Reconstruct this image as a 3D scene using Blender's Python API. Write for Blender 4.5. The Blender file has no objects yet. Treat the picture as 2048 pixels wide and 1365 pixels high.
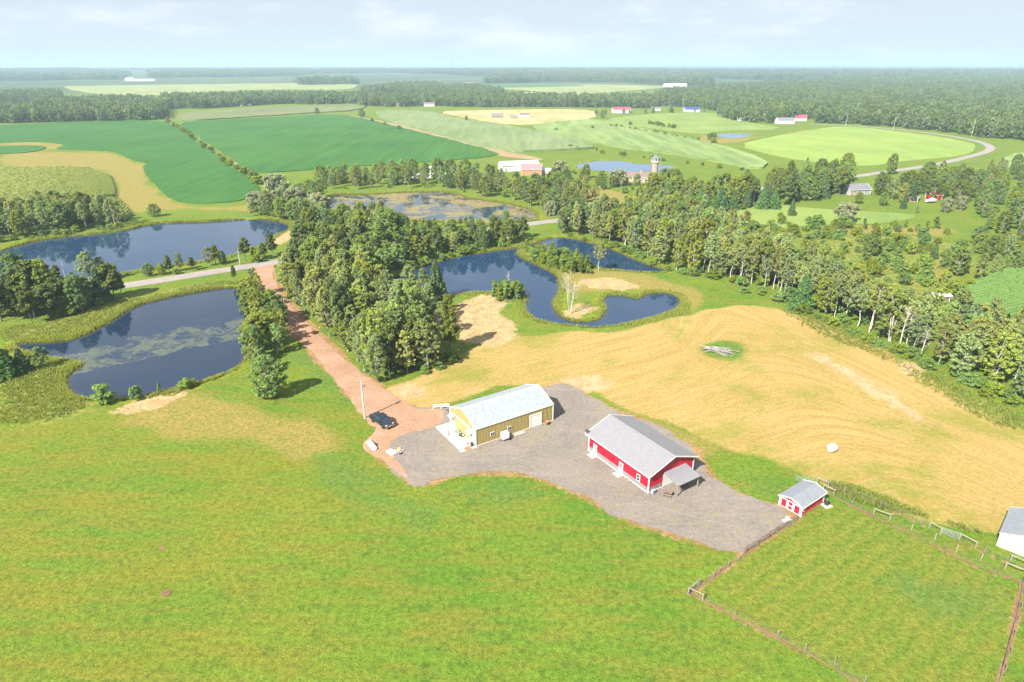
import bpy, bmesh, math, random
import numpy as np
from mathutils import Vector, Matrix
from mathutils.geometry import tessellate_polygon

# ------------------------------------------------------------------ camera, sky, sun
H_CAM, F_PX, HZ = 66.0, 1290.0, 131.0
PITCH = math.atan((682.5 - HZ) / F_PX)
SUN_AZ = (0.640, 0.768)            # direction in which shadows fall on the ground
SUN_EL = math.radians(42.0)
scene = bpy.context.scene
COL = scene.collection
cam_data = bpy.data.cameras.new('camera')
cam_data.sensor_width = 36.0
cam_data.lens = F_PX / 2048.0 * 36.0
cam_data.clip_start = 0.5
cam_data.clip_end = 60000.0
cam = bpy.data.objects.new('camera', cam_data)
cam.location = (0, 0, H_CAM)
cam.rotation_euler = (math.radians(90) - PITCH, math.radians(0.06), 0)
COL.objects.link(cam)
scene.camera = cam

world = bpy.data.worlds.new('World')
scene.world = world
world.use_nodes = True
wn = world.node_tree
wn.nodes.clear()
sun_dir = Vector((-SUN_AZ[0] * math.cos(SUN_EL), -SUN_AZ[1] * math.cos(SUN_EL), math.sin(SUN_EL)))
sky = wn.nodes.new('ShaderNodeTexSky')
sky.sky_type = 'NISHITA'
sky.sun_disc = False
sky.sun_elevation = SUN_EL
sky.sun_rotation = math.atan2(sun_dir.x, sun_dir.y)
sky.altitude = 300
sky.air_density = 1.0
sky.dust_density = 0.6
sky.ozone_density = 2.5
tc = wn.nodes.new('ShaderNodeTexCoord')
mp = wn.nodes.new('ShaderNodeMapping')
mp.inputs['Scale'].default_value = (3.2, 3.2, 13.0)
mp.inputs['Location'].default_value = (1.3, 0.4, 2.1)
cn = wn.nodes.new('ShaderNodeTexNoise')
cn.inputs['Scale'].default_value = 1.7
cn.inputs['Detail'].default_value = 9.0
cn.inputs['Roughness'].default_value = 0.58
cr = wn.nodes.new('ShaderNodeMapRange')
cr.interpolation_type = 'SMOOTHSTEP'
cr.inputs['From Min'].default_value = 0.46
cr.inputs['From Max'].default_value = 0.68
cr.inputs['To Max'].default_value = 0.5
cm = wn.nodes.new('ShaderNodeMixRGB')
cm.inputs['Color2'].default_value = (8.2, 8.2, 8.5, 1)
bg = wn.nodes.new('ShaderNodeBackground')
bg.inputs['Strength'].default_value = 0.05
wo = wn.nodes.new('ShaderNodeOutputWorld')
L = wn.links.new
L(tc.outputs['Generated'], mp.inputs['Vector']); L(mp.outputs['Vector'], cn.inputs['Vector'])
L(cn.outputs['Fac'], cr.inputs['Value']); L(cr.outputs['Result'], cm.inputs['Fac'])
veil = wn.nodes.new('ShaderNodeMixRGB'); veil.inputs['Fac'].default_value = 0.95; veil.inputs['Color2'].default_value = (5.0, 5.6, 6.4, 1)   # thin summer veil over the whole sky
L(sky.outputs['Color'], veil.inputs['Color1']); L(veil.outputs['Color'], cm.inputs['Color1']); L(cm.outputs['Color'], bg.inputs['Color'])
L(bg.outputs['Background'], wo.inputs['Surface'])

sun_data = bpy.data.lights.new('sun', 'SUN')
sun_data.energy = 5.0
sun_data.angle = math.radians(0.55)
sun_data.color = (1.0, 0.955, 0.88)
sun = bpy.data.objects.new('sun', sun_data)
sun.rotation_euler = sun_dir.to_track_quat('Z', 'Y').to_euler()
sun.location = sun_dir * 300
COL.objects.link(sun)

vs = scene.view_settings
vs.view_transform = 'Standard'
vs.look = 'None'
vs.exposure = 1.5
vs.gamma = 1.0
vs.use_curve_mapping = False
cy = scene.cycles
cy.max_bounces = 6
cy.diffuse_bounces = 4
cy.glossy_bounces = 3
cy.transmission_bounces = 4
cy.transparent_max_bounces = 8
cy.volume_bounces = 1
cy.caustics_reflective = False
cy.caustics_refractive = False
cy.use_adaptive_sampling = True
cy.adaptive_threshold = 0.02
cy.use_denoising = True

RNG = np.random.default_rng(7)
random.seed(7)

# ------------------------------------------------------------------ pixel to ground
CP, SP = math.cos(PITCH), math.sin(PITCH)
def ray(px, py):
    x = (px - 1024.0) / F_PX
    y = -(py - 682.5) / F_PX
    return np.array([x, CP + y * SP, -SP + y * CP])
def W(px, py, z=0.0):
    d = ray(px, py)
    t = (z - H_CAM) / d[2]
    return (d[0] * t, d[1] * t)
def WP(pts, z=0.0):
    return np.array([W(p[0], p[1], z) for p in pts])
def height_at(base_xy, py):
    """height of the point straight above base_xy that is seen on image row py"""
    y = -(py - 682.5) / F_PX
    dy, dz = CP + y * SP, -SP + y * CP
    return H_CAM + dz * (base_xy[1] / dy)
def px_per_m(xy):
    return F_PX / (xy[1] * CP + H_CAM * SP)

# ------------------------------------------------------------------ object helpers
def tag(o, label=None, cat=None, group=None, kind=None):
    if label: o['label'] = label
    if cat: o['category'] = cat
    if group: o['group'] = group
    if kind: o['kind'] = kind
    return o
def empty(name, loc=(0, 0, 0), rz=0.0, label=None, cat=None, group=None):
    o = bpy.data.objects.new(name, None)
    o.empty_display_size = 0.3
    o.location = loc
    o.rotation_euler = (0, 0, rz)
    COL.objects.link(o)
    return tag(o, label, cat, group)
def link(name, me, mat=None, parent=None, loc=None, rot=None):
    o = bpy.data.objects.new(name, me)
    COL.objects.link(o)
    if mat is not None and len(me.materials) == 0:
        me.materials.append(mat)
    if parent is not None: o.parent = parent
    if loc is not None: o.location = loc
    if rot is not None: o.rotation_euler = rot
    return o
def np_mesh(name, v, f, smooth=False):
    """v (n,3), f (m,k) with k = 3 or 4"""
    me = bpy.data.meshes.new(name)
    v = np.asarray(v, np.float32); f = np.asarray(f, np.int32)
    n, (m, k) = len(v), f.shape
    me.vertices.add(n); me.vertices.foreach_set('co', v.ravel())
    me.loops.add(m * k); me.loops.foreach_set('vertex_index', f.ravel())
    me.polygons.add(m)
    me.polygons.foreach_set('loop_start', np.arange(0, m * k, k, dtype=np.int32))
    me.polygons.foreach_set('loop_total', np.full(m, k, np.int32))
    if smooth: me.polygons.foreach_set('use_smooth', np.ones(m, bool))
    me.update(calc_edges=True)
    return me

class MB:
    """collects simple shapes into one mesh"""
    def __init__(s): s.v = []; s.f = []
    def add(s, vs, fs):
        b = len(s.v); s.v += [tuple(map(float, p)) for p in vs]; s.f += [tuple(i + b for i in q) for q in fs]; return s
    def box(s, x0, x1, y0, y1, z0, z1):
        vs = [(x0,y0,z0),(x1,y0,z0),(x1,y1,z0),(x0,y1,z0),(x0,y0,z1),(x1,y0,z1),(x1,y1,z1),(x0,y1,z1)]
        return s.add(vs, [(0,3,2,1),(4,5,6,7),(0,1,5,4),(1,2,6,5),(2,3,7,6),(3,0,4,7)])
    def beam(s, a, b, w, h=None, up=(0,0,1)):
        h = h or w
        a, b = Vector(a), Vector(b); d = (b - a).normalized(); u = Vector(up)
        if abs(d.dot(u)) > 0.98: u = Vector((1,0,0))
        r = d.cross(u).normalized(); u = r.cross(d).normalized()
        vs = []
        for p in (a, b):
            for i, j in ((-1,-1),(1,-1),(1,1),(-1,1)): vs.append(p + r * (i * w / 2) + u * (j * h / 2))
        return s.add(vs, [(3,2,1,0),(4,5,6,7),(0,1,5,4),(1,2,6,5),(2,3,7,6),(3,0,4,7)])
    def tube(s, pts, radii, n=8, cap=True):
        pts = [Vector(p) for p in pts]; rings = []
        b0 = len(s.v)
        for i, p in enumerate(pts):
            d = (pts[min(i+1, len(pts)-1)] - pts[max(i-1, 0)]).normalized()
            u = Vector((0,0,1)) if abs(d.z) < 0.95 else Vector((1,0,0))
            r = d.cross(u).normalized(); u = r.cross(d).normalized()
            rad = radii[i] if hasattr(radii, '__len__') else radii
            for k in range(n):
                a = 2 * math.pi * k / n
                s.v.append(tuple(p + r * (rad * math.cos(a)) + u * (rad * math.sin(a))))
        for i in range(len(pts) - 1):
            for k in range(n):
                a, b = b0 + i*n + k, b0 + i*n + (k+1) % n
                s.f.append((a, b, b + n, a + n))
        if cap:
            s.f.append(tuple(b0 + k for k in reversed(range(n))))
            s.f.append(tuple(b0 + (len(pts)-1)*n + k for k in range(n)))
        return s
    def prism(s, poly, y0, y1):
        """polygon in xz extruded along y"""
        n = len(poly)
        vs = [(x, y0, z) for x, z in poly] + [(x, y1, z) for x, z in poly]
        fs = [tuple(range(n)), tuple(reversed(range(n, 2*n)))]
        for i in range(n):
            j = (i + 1) % n
            fs.append((i, i + n, j + n, j))
        return s.add(vs, fs)
    def lathe(s, prof, n=20, c=(0,0,0)):
        b0 = len(s.v)
        for r, z in prof:
            for k in range(n):
                a = 2*math.pi*k/n
                s.v.append((c[0] + r*math.cos(a), c[1] + r*math.sin(a), c[2] + z))
        for i in range(len(prof)-1):
            for k in range(n):
                a, b = b0 + i*n + k, b0 + i*n + (k+1) % n
                s.f.append((a, b, b+n, a+n))
        s.f.append(tuple(b0 + k for k in reversed(range(n))))
        s.f.append(tuple(b0 + (len(prof)-1)*n + k for k in range(n)))
        return s
    def mesh(s, name, bevel=0.0, smooth=False):
        me = bpy.data.meshes.new(name)
        me.from_pydata(s.v, [], s.f)
        bm = bmesh.new(); bm.from_mesh(me)
        bmesh.ops.recalc_face_normals(bm, faces=bm.faces)
        if bevel > 0:
            ed = [e for e in bm.edges if len(e.link_faces) == 2 and e.calc_face_angle(0) > 0.5]
            bmesh.ops.bevel(bm, geom=ed, offset=bevel, segments=2, affect='EDGES', profile=0.7)
        if smooth:
            for f in bm.faces: f.smooth = True
        bm.to_mesh(me); bm.free(); me.update()
        return me
    def build(s, name, mat, parent=None, bevel=0.0, smooth=False, loc=None, rot=None):
        return link(name, s.mesh(name, bevel, smooth), mat, parent, loc, rot)

# ------------------------------------------------------------------ materials
class NT:
    def __init__(s, name):
        s.m = bpy.data.materials.new(name); s.m.use_nodes = True
        s.t = s.m.node_tree; s.t.nodes.clear()
        s.out = s.t.nodes.new('ShaderNodeOutputMaterial')
    def new(s, typ, **kw):
        n = s.t.nodes.new(typ)
        for k, v in kw.items(): setattr(n, k, v)
        return n
    def put(s, sock, v):
        if isinstance(v, bpy.types.NodeSocket): s.t.links.new(v, sock)
        elif isinstance(v, (tuple, list)):
            sock.default_value = tuple(v) + (1.0,) if len(v) == 3 and len(sock.default_value) == 4 else tuple(v)
        else: sock.default_value = v
    def coord(s, which='Object'):
        return s.new('ShaderNodeTexCoord').outputs[which]
    def world_pos(s):
        return s.new('ShaderNodeNewGeometry').outputs['Position']
    def mapping(s, vec, scale=(1,1,1), rot=(0,0,0), loc=(0,0,0)):
        n = s.new('ShaderNodeMapping'); s.put(n.inputs['Vector'], vec)
        n.inputs['Scale'].default_value = scale; n.inputs['Rotation'].default_value = rot; n.inputs['Location'].default_value = loc
        return n.outputs['Vector']
    def noise(s, vec, scale, detail=4.0, rough=0.55, dist=0.0, col=False):
        n = s.new('ShaderNodeTexNoise'); s.put(n.inputs['Vector'], vec)
        n.inputs['Scale'].default_value = scale; n.inputs['Detail'].default_value = detail
        n.inputs['Roughness'].default_value = rough; n.inputs['Distortion'].default_value = dist
        return n.outputs['Color' if col else 'Fac']
    def attr(s, name):
        n = s.new('ShaderNodeAttribute'); n.attribute_name = name; return n.outputs['Fac']
    def math(s, op, a, b=None, c=None):
        n = s.new('ShaderNodeMath', operation=op); s.put(n.inputs[0], a)
        if b is not None: s.put(n.inputs[1], b)
        if c is not None: s.put(n.inputs[2], c)
        return n.outputs[0]
    def step(s, v, a, b, lo=0.0, hi=1.0):
        n = s.new('ShaderNodeMapRange', interpolation_type='SMOOTHSTEP'); s.put(n.inputs['Value'], v)
        n.inputs['From Min'].default_value = a; n.inputs['From Max'].default_value = b
        n.inputs['To Min'].default_value = lo; n.inputs['To Max'].default_value = hi
        return n.outputs['Result']
    def mix(s, f, a, b, mode='MIX'):
        n = s.new('ShaderNodeMixRGB', blend_type=mode); s.put(n.inputs['Fac'], f); s.put(n.inputs['Color1'], a); s.put(n.inputs['Color2'], b)
        return n.outputs['Color']
    def hsv(s, col, h=0.5, sat=1.0, v=1.0):
        n = s.new('ShaderNodeHueSaturation'); s.put(n.inputs['Hue'], h); s.put(n.inputs['Saturation'], sat); s.put(n.inputs['Value'], v); s.put(n.inputs['Color'], col)
        return n.outputs['Color']
    def bump(s, h, strength=0.3, dist=0.1):
        n = s.new('ShaderNodeBump'); s.put(n.inputs['Height'], h); n.inputs['Strength'].default_value = strength; n.inputs['Distance'].default_value = dist
        return n.outputs['Normal']
    def bsdf(s, col, rough=0.8, metal=0.0, spec=0.3, normal=None):
        n = s.new('ShaderNodeBsdfPrincipled'); s.put(n.inputs['Base Color'], col); s.put(n.inputs['Roughness'], rough)
        s.put(n.inputs['Metallic'], metal); s.put(n.inputs['Specular IOR Level'], spec)
        if normal is not None: s.put(n.inputs['Normal'], normal)
        return n.outputs['BSDF']
    def finish(s, sh):
        s.put(s.out.inputs['Surface'], sh); return s.m

def simple(name, col, rough=0.6, metal=0.0, spec=0.4, var=0.18, scale=3.0, bump=0.0, dirt=None):
    n = NT(name); c = n.coord()
    f = n.noise(c, scale, 5.0)
    a = tuple(x * (1 - var) for x in col); b = tuple(min(1, x * (1 + var)) for x in col)
    k = n.mix(n.step(f, 0.3, 0.7), a, b)
    if dirt:
        k = n.mix(n.step(n.noise(c, scale * 0.37, 6.0, 0.65), 0.52, 0.75, 0, 0.6), k, dirt)
    nb = n.bump(n.noise(c, scale * 6, 3.0), bump, 0.02) if bump else None
    return n.finish(n.bsdf(k, rough, metal, spec, nb))

def foliage(name, col, dark, transl=0.3, hue=0.03, val=0.35):
    n = NT(name)
    oi = n.new('ShaderNodeObjectInfo').outputs['Random']
    isl = n.new('ShaderNodeNewGeometry').outputs['Random Per Island']
    k = n.mix(isl, dark, col)
    k = n.hsv(k, n.math('MULTIPLY_ADD', oi, hue * 2, 0.5 - hue), n.math('MULTIPLY_ADD', oi, -0.25, 1.1),
              n.math('MULTIPLY_ADD', n.math('FRACT', n.math('MULTIPLY', oi, 7.31)), val, 1 - val / 2))
    b = n.bsdf(k, 0.6, 0, 0.22)
    t = n.new('ShaderNodeBsdfTranslucent')
    n.put(t.inputs['Color'], n.mix(1.0, k, (1.5, 1.4, 0.7), 'MULTIPLY'))
    mx = n.new('ShaderNodeMixShader'); mx.inputs['Fac'].default_value = transl
    n.put(mx.inputs[1], b); n.put(mx.inputs[2], t.outputs['BSDF'])
    return n.finish(mx.outputs['Shader'])

# ------------------------------------------------------------------ geometry of outlines
def chaikin(p, it=2, closed=True):
    p = np.asarray(p, float)
    for _ in range(it):
        if closed:
            q = np.roll(p, -1, 0)
            p = np.stack([p * .75 + q * .25, p * .25 + q * .75], 1).reshape(-1, 2)
        else:
            a, b = p[:-1], p[1:]
            m = np.stack([a * .75 + b * .25, a * .25 + b * .75], 1).reshape(-1, 2)
            p = np.vstack([p[:1], m, p[-1:]])
    return p
def resample(p, step, closed=True):
    p = np.asarray(p, float)
    if closed: p = np.vstack([p, p[:1]])
    d = np.r_[0, np.cumsum(np.linalg.norm(np.diff(p, axis=0), axis=1))]
    n = max(4, int(d[-1] / step))
    t = np.linspace(0, d[-1], n + (0 if closed else 1), endpoint=not closed)
    return np.stack([np.interp(t, d, p[:, 0]), np.interp(t, d, p[:, 1])], 1)
def fbm(x, y, s, seed=0, octv=4):
    """cheap smooth noise made of rotated sines, about -1..1"""
    r = np.random.default_rng(seed); out = 0; amp = 1; tot = 0
    for o in range(octv):
        acc = 0
        for _ in range(5):
            a = r.uniform(0, 6.283); k = r.uniform(0.7, 1.4) / s * 2**o; ph = r.uniform(0, 6.283)
            acc = acc + np.sin((x*math.cos(a) + y*math.sin(a)) * k + ph)
        out = out + amp * acc / 2.6; tot += amp; amp *= 0.55
    return out / tot * 1.3
def rough_edge(p, step, amp, seed=1, scale=2.5):
    q = resample(p, step)
    nrm = np.roll(q, -1, 0) - np.roll(q, 1, 0)
    nrm = np.stack([nrm[:, 1], -nrm[:, 0]], 1) / (np.linalg.norm(nrm, axis=1, keepdims=True) + 1e-6)
    return q + nrm * (fbm(q[:, 0], q[:, 1], scale, seed) * amp)[:, None]
def sdf(x, y, poly):
    """signed distance, negative inside"""
    x = np.asarray(x, float); y = np.asarray(y, float)
    poly = np.asarray(poly, float)
    a = poly; b = np.roll(poly, -1, 0); e = b - a
    ee = (e * e).sum(1) + 1e-12; ey = np.where(np.abs(e[:, 1]) < 1e-12, 1e-12, e[:, 1])
    out = np.empty(x.size); xf, yf = x.ravel(), y.ravel()
    step_ = max(1, 400000 // len(poly))
    for i in range(0, x.size, step_):
        px, py = xf[i:i + step_, None], yf[i:i + step_, None]
        dx, dy = px - a[:, 0], py - a[:, 1]
        t = np.minimum(1, np.maximum(0, (dx * e[:, 0] + dy * e[:, 1]) / ee))
        d2 = ((dx - t * e[:, 0]) ** 2 + (dy - t * e[:, 1]) ** 2).min(1)
        c = ((a[:, 1] > py) != (b[:, 1] > py)) & (px < a[:, 0] + dy * e[:, 0] / ey)
        out[i:i + step_] = np.where(c.sum(1) % 2 == 1, -1, 1) * np.sqrt(d2)
    return out.reshape(x.shape)
def sdf_box(x, y, poly, margin):
    """sdf, but far away just a large number"""
    poly = np.asarray(poly)
    lo, hi = poly.min(0) - margin, poly.max(0) + margin
    m = (x > lo[0]) & (x < hi[0]) & (y > lo[1]) & (y < hi[1])
    out = np.full(x.shape, 1e3)
    if m.any(): out[m] = sdf(x[m], y[m], poly)
    return out
def line_dist(x, y, pts):
    x = np.asarray(x, float); pts = np.asarray(pts, float)
    a, e = pts[:-1], np.diff(pts, axis=0); ee = (e * e).sum(1) + 1e-12
    xf, yf = x.ravel(), np.asarray(y, float).ravel(); out = np.empty(x.size); step_ = max(1, 400000 // len(a))
    for i in range(0, x.size, step_):
        dx, dy = xf[i:i + step_, None] - a[:, 0], yf[i:i + step_, None] - a[:, 1]
        t = np.minimum(1, np.maximum(0, (dx * e[:, 0] + dy * e[:, 1]) / ee))
        out[i:i + step_] = np.sqrt(((dx - t * e[:, 0]) ** 2 + (dy - t * e[:, 1]) ** 2).min(1))
    return out.reshape(x.shape)
def sheet(name, poly, z, mat, kind='structure', label=None, cat=None, skirt=0.0, group=None):
    tri = tessellate_polygon([[Vector((p[0], p[1], 0)) for p in poly]])
    v = [(p[0], p[1], z) for p in poly]
    f = [tuple(t) for t in tri]
    n = len(poly)
    me = bpy.data.meshes.new(name)
    if skirt:
        v += [(p[0], p[1], z - skirt) for p in poly]
        f += [(i, (i+1) % n, n + (i+1) % n, n + i) for i in range(n)]
    me.from_pydata(v, [], f)
    bm = bmesh.new(); bm.from_mesh(me)
    bmesh.ops.recalc_face_normals(bm, faces=bm.faces)
    if sum(fc.normal.z for fc in bm.faces) < 0: bmesh.ops.reverse_faces(bm, faces=bm.faces)
    bm.to_mesh(me); bm.free()
    o = link(name, me, mat)
    return tag(o, label, cat, group, kind)
def ribbon(name, pts, width, z, mat, jit=0.0, step=1.0, kind='structure', seed=3, label=None, cat=None):
    p = resample(chaikin(pts, 3, False), step, False)
    d = np.gradient(p, axis=0); d /= np.linalg.norm(d, axis=1, keepdims=True) + 1e-9
    nn = np.stack([-d[:, 1], d[:, 0]], 1)
    w = np.interp(np.linspace(0, 1, len(p)), np.linspace(0, 1, len(width)), width) if hasattr(width, '__len__') else np.full(len(p), float(width))
    l = p + nn * (w/2 + jit * fbm(p[:,0], p[:,1], 1.6, seed))[:, None]
    r = p - nn * (w/2 + jit * fbm(p[:,0]+50, p[:,1], 1.6, seed+1))[:, None]
    n = len(p)
    v = np.vstack([np.c_[l, np.full(n, z)], np.c_[p, np.full(n, z + 0.01)], np.c_[r, np.full(n, z)]])
    i = np.arange(n - 1)
    f = np.vstack([np.c_[i + n, i + n + 1, i + 1, i], np.c_[i + 2*n, i + 2*n + 1, i + n + 1, i + n]])
    o = link(name, np_mesh(name, v, f), mat)
    return tag(o, label, cat, None, kind), p

# ------------------------------------------------------------------ outlines traced on the ground
POND = {}
POND['far_bank'] = [(-60,520),(0,499),(60,482),(130,471),(200,466),(250,459),(290,449),(330,444),(400,443),(470,438),(520,437),(560,441),(583,450),(575,463),(548,470),(538,482),(505,500),(440,517),(380,526),(300,536),(250,546),(150,563),(60,577),(0,584),(-60,590)]
POND['near_drive'] = [(20,684),(90,682),(150,676),(212,645),(262,612),(300,600),(380,583),(440,574),(480,572),(500,590),(502,620),(500,660),(502,690),(490,722),(470,738),(440,749),(400,763),(350,776),(320,784),(260,796),(210,801),(160,796),(131,781),(124,763),(134,743),(166,727),(150,722),(110,716),(60,706),(28,694)]
POND['heart'] = [(735,575),(800,545),(880,520),(905,513),(960,505),(1010,497),(1050,494),(1085,478),(1115,473),(1150,477),(1200,490),(1232,500),(1262,515),(1300,529),(1345,543),(1300,546),(1240,541),(1196,537),(1150,517),(1100,503),(1050,497),(1033,500),(1036,511),(1062,523),(1100,541),(1117,551),(1120,568),(1119,586),(1106,600),(1109,616),(1121,632),(1140,640),(1162,642),(1190,640),(1206,630),(1211,615),(1202,600),(1214,588),(1250,590),(1274,597),(1290,588),(1320,583),(1346,587),(1363,597),(1361,611),(1346,622),(1300,636),(1250,648),(1200,655),(1150,652),(1100,646),(1067,636),(1050,622),(1046,608),(1054,596),(1046,587),(1022,579),(1004,583),(985,585),(955,583),(925,587),(890,594),(860,602),(800,603),(745,605)]
POND['algae'] = [(640,398),(665,388),(700,389),(750,389),(800,385),(880,382),(905,386),(935,396),(990,404),(1040,412),(1070,424),(1079,434),(1064,442),(1000,447),(950,446),(880,443),(800,440),(700,436),(655,424)]
POND['farm'] = [(1148,333),(1165,326),(1200,322),(1240,322),(1285,329),(1345,331),(1352,335),(1325,341),(1280,343),(1240,345),(1195,341),(1165,339)]
POND['meadow'] = [(1428,269),(1450,267),(1505,267),(1498,272),(1475,277),(1448,276),(1436,272)]
WATER_Z = {'far_bank': -0.35, 'near_drive': -0.35, 'heart': -0.36, 'algae': -0.3, 'farm': -0.3, 'meadow': -0.3}
PW = {k: chaikin(WP(v), 2) for k, v in POND.items()}

ROAD_PX = [(-120,628),(0,607),(130,590),(250,571),(380,551),(500,532),(560,523),(650,509),(740,497),(840,481),(960,462),(1060,448),(1130,440),(1215,426),(1330,404),(1450,388),(1600,368),(1700,356),(1770,345),(1860,333),(1930,317),(1972,306),(1984,297),(1965,286),(1905,274),(1840,265),(1760,257),(1690,252),(1620,249)]
ROAD_W = WP(ROAD_PX)
DRIVE_PX = [(522,533),(530,560),(545,590),(572,622),(610,665),(652,710),(700,757),(735,790),(770,820),(815,850)]
DRIVE_W = WP(DRIVE_PX)
YARD_PX = [(800,806),(850,818),(885,812),(910,835),(1000,810),(1075,778),(1115,766),(1140,770),(1175,792),(1215,815),(1300,845),(1380,890),(1400,925),(1420,950),(1470,985),(1510,1000),(1560,1012),(1592,1040),(1540,1075),(1492,1104),(1450,1096),(1400,1083),(1340,1070),(1275,1048),(1230,1026),(1170,996),(1110,968),(1062,951),(1010,945),(940,948),(872,962),(828,978),(800,952),(775,925),(745,905),(728,893),(748,868),(770,845)]
YARD_W = chaikin(WP(YARD_PX), 2)
HAY_PX = [(800,805),(765,778),(838,757),(905,727),(960,684),(1040,674),(1150,670),(1250,663),(1340,641),(1420,616),(1480,606),(1550,613),(1640,642),(1740,692),(1830,748),(1920,795),(2010,842),(2060,872),(2200,960),(2200,1080),(2048,1050),(1960,1062),(1860,1042),(1740,1000),(1645,955),(1560,925),(1430,885),(1330,850),(1250,820),(1180,792),(1100,772),(1000,778),(900,810),(850,822)]
HAY_W = chaikin(WP(HAY_PX), 2)
SANDS = [[(885,640),(900,612),(940,592),(985,584),(1003,600),(1012,628),(1050,648),(1000,690),(930,694),(900,668)],
         [(1128,764),(1180,760),(1217,772),(1210,786),(1150,784)],
         [(205,818),(300,795),(360,785),(372,792),(330,812),(250,832),(195,834)],
         [(1150,562),(1200,552),(1285,566),(1292,580),(1230,578),(1170,576)],
         [(1128,628),(1150,602),(1180,606),(1186,620),(1160,628),(1140,640)],
         [(765,778),(830,765),(870,790),(830,806),(790,796)],
         [(690,722),(720,745),(762,772),(735,775),(700,748)],
         [(1790,715),(1830,728),(1850,760),(1800,745)],
         [(520,470),(585,455),(588,475),(560,490),(525,492)],
         [(1600,705),(1660,712),(1800,800),(1870,860),(1780,815),(1680,750)],
         [(440,330),(500,320),(560,318),(556,325),(500,330)]]
DRYS = [[(1180,800),(1240,800),(1330,800),(1420,850),(1560,925),(1430,900),(1330,858),(1250,825)],[(0,304),(80,306),(120,302),(230,306),(262,322),(300,330),(283,338),(315,376),(345,408),(410,415),(470,412),(520,400),(540,415),(500,425),(420,420),(330,415),(255,430),(232,395),(225,350),(180,336),(0,334)],
        [(0,284),(90,283),(135,290),(108,297),(60,306),(95,296),(80,290),(0,291)],
        [(1640,455),(1760,450),(1900,455),(1940,470),(1880,480),(1780,466),(1660,470)],
        [(1810,560),(1850,525),(1930,495),(1945,505),(1890,545),(1840,578)],
        [(1080,390),(1180,370),(1240,385),(1300,410),(1180,425),(1110,405)],
        [(1400,265),(1440,282),(1560,270),(1640,262),(1600,262),(1500,280),(1440,290),(1395,285)],
        [(1110,545),(1200,540),(1340,556),(1430,590),(1380,640),(1370,595),(1290,580),(1210,588),(1130,600)],
        [(1180,800),(1260,825),(1330,850),(1430,890),(1400,905),(1300,850)],
        [(320,790),(420,790),(520,800),(640,850),(690,900),(520,905),(300,860),(200,860)]]
LUSHES = [[(590,690),(640,700),(690,760),(712,790),(690,812),(640,790),(590,760),(560,730)],
          [(1410,890),(1480,925),(1570,960),(1590,990),(1550,1005),(1490,985),(1420,930)],
          [(1380,695),(1410,680),(1470,684),(1500,705),(1480,722),(1410,718)],
          [(600,900),(720,880),(780,950),(900,1010),(860,1060),(700,1060),(580,980)],
          [(900,962),(1010,955),(1090,975),(1120,1000),(1020,1010),(920,990)],
          [(1740,1110),(1900,1130),(2030,1180),(2020,1290),(1880,1260),(1750,1180)]]
WEEDS = [[(1440,480),(1560,450),(1720,455),(1900,480),(1960,520),(1900,560),(1870,600),(1800,620),(1680,580),(1560,530)],
         [(0,740),(130,735),(130,790),(200,815),(100,840),(0,850)],
         [(0,650),(130,640),(230,600),(330,580),(480,560),(470,572),(300,596),(210,645),(90,680),(0,684)],
         [(1500,612),(1600,620),(1740,685),(1900,775),(2048,830),(2048,870),(1900,800),(1720,700),(1560,625)],
         [(1640,955),(1740,985),(1860,1028),(1960,1055),(2000,1090),(1900,1062),(1780,1020),(1680,985)]]
FENCE_LINES = [[(1380,1187),(1440,1145),(1490,1110),(1560,1060),(1600,1037)], [(1380,1187),(1440,1222),(1560,1280),(1640,1325),(1730,1375)],
               [(1650,985),(1700,1012),(1780,1052),(1850,1085),(1950,1135),(2040,1165)], [(2044,1165),(2030,1240),(2010,1310),(1995,1370)],
               [(1660,975),(1760,1015),(1860,1060),(1960,1105),(2060,1150)]]

# ------------------------------------------------------------------ ground: one sheet with pond basins
def axis(fine0, fine1, d, end0, end1, g):
    a = list(np.arange(fine0, fine1 + 1e-6, d)); s = d
    while a[-1] < end1: s *= 1 + g; a.append(a[-1] + s)
    b = []; s = d; x = fine0
    while x > end0: s *= 1 + g; x -= s; b.append(x)
    return np.array(b[::-1] + a)
gx = axis(-165, 165, 1.0, -26000, 26000, 0.03)
gy = axis(42, 232, 1.0, -1500, 30000, 0.025)
GX, GY = np.meshgrid(gx, gy)
X, Y = GX.ravel(), GY.ravel()
def smooth01(t): t = np.clip(t, 0, 1); return t * t * (3 - 2 * t)
pond_d = np.full(X.shape, 1e3)
for k, p in PW.items():
    pond_d = np.minimum(pond_d, sdf_box(X, Y, p, 40))
def basin(d): return -1.7 * smooth01((1.3 - d) / 5.0)
Z = basin(pond_d + 0.75 * fbm(X, Y, 5.0, 12) + 0.5 * fbm(X, Y, 1.7, 11)) + 0.05 * fbm(X, Y, 9, 5) * (np.hypot(X, Y) < 600)
drv_d = line_dist(X, Y, DRIVE_W); road_d = line_dist(X, Y, ROAD_W)
yard_d = sdf_box(X, Y, YARD_W, 30)
flat = smooth01(np.minimum(np.minimum(drv_d - 3, road_d - 5), yard_d) / 2.0)
Z = np.where(pond_d > 3, Z * flat - 0.03 * (1 - flat), Z)
far = smooth01((np.hypot(X, Y) - 2500) / 4000)
Z += far * (14 + 14 * fbm(X, Y, 1500, 21))        # low hills towards the horizon
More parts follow.
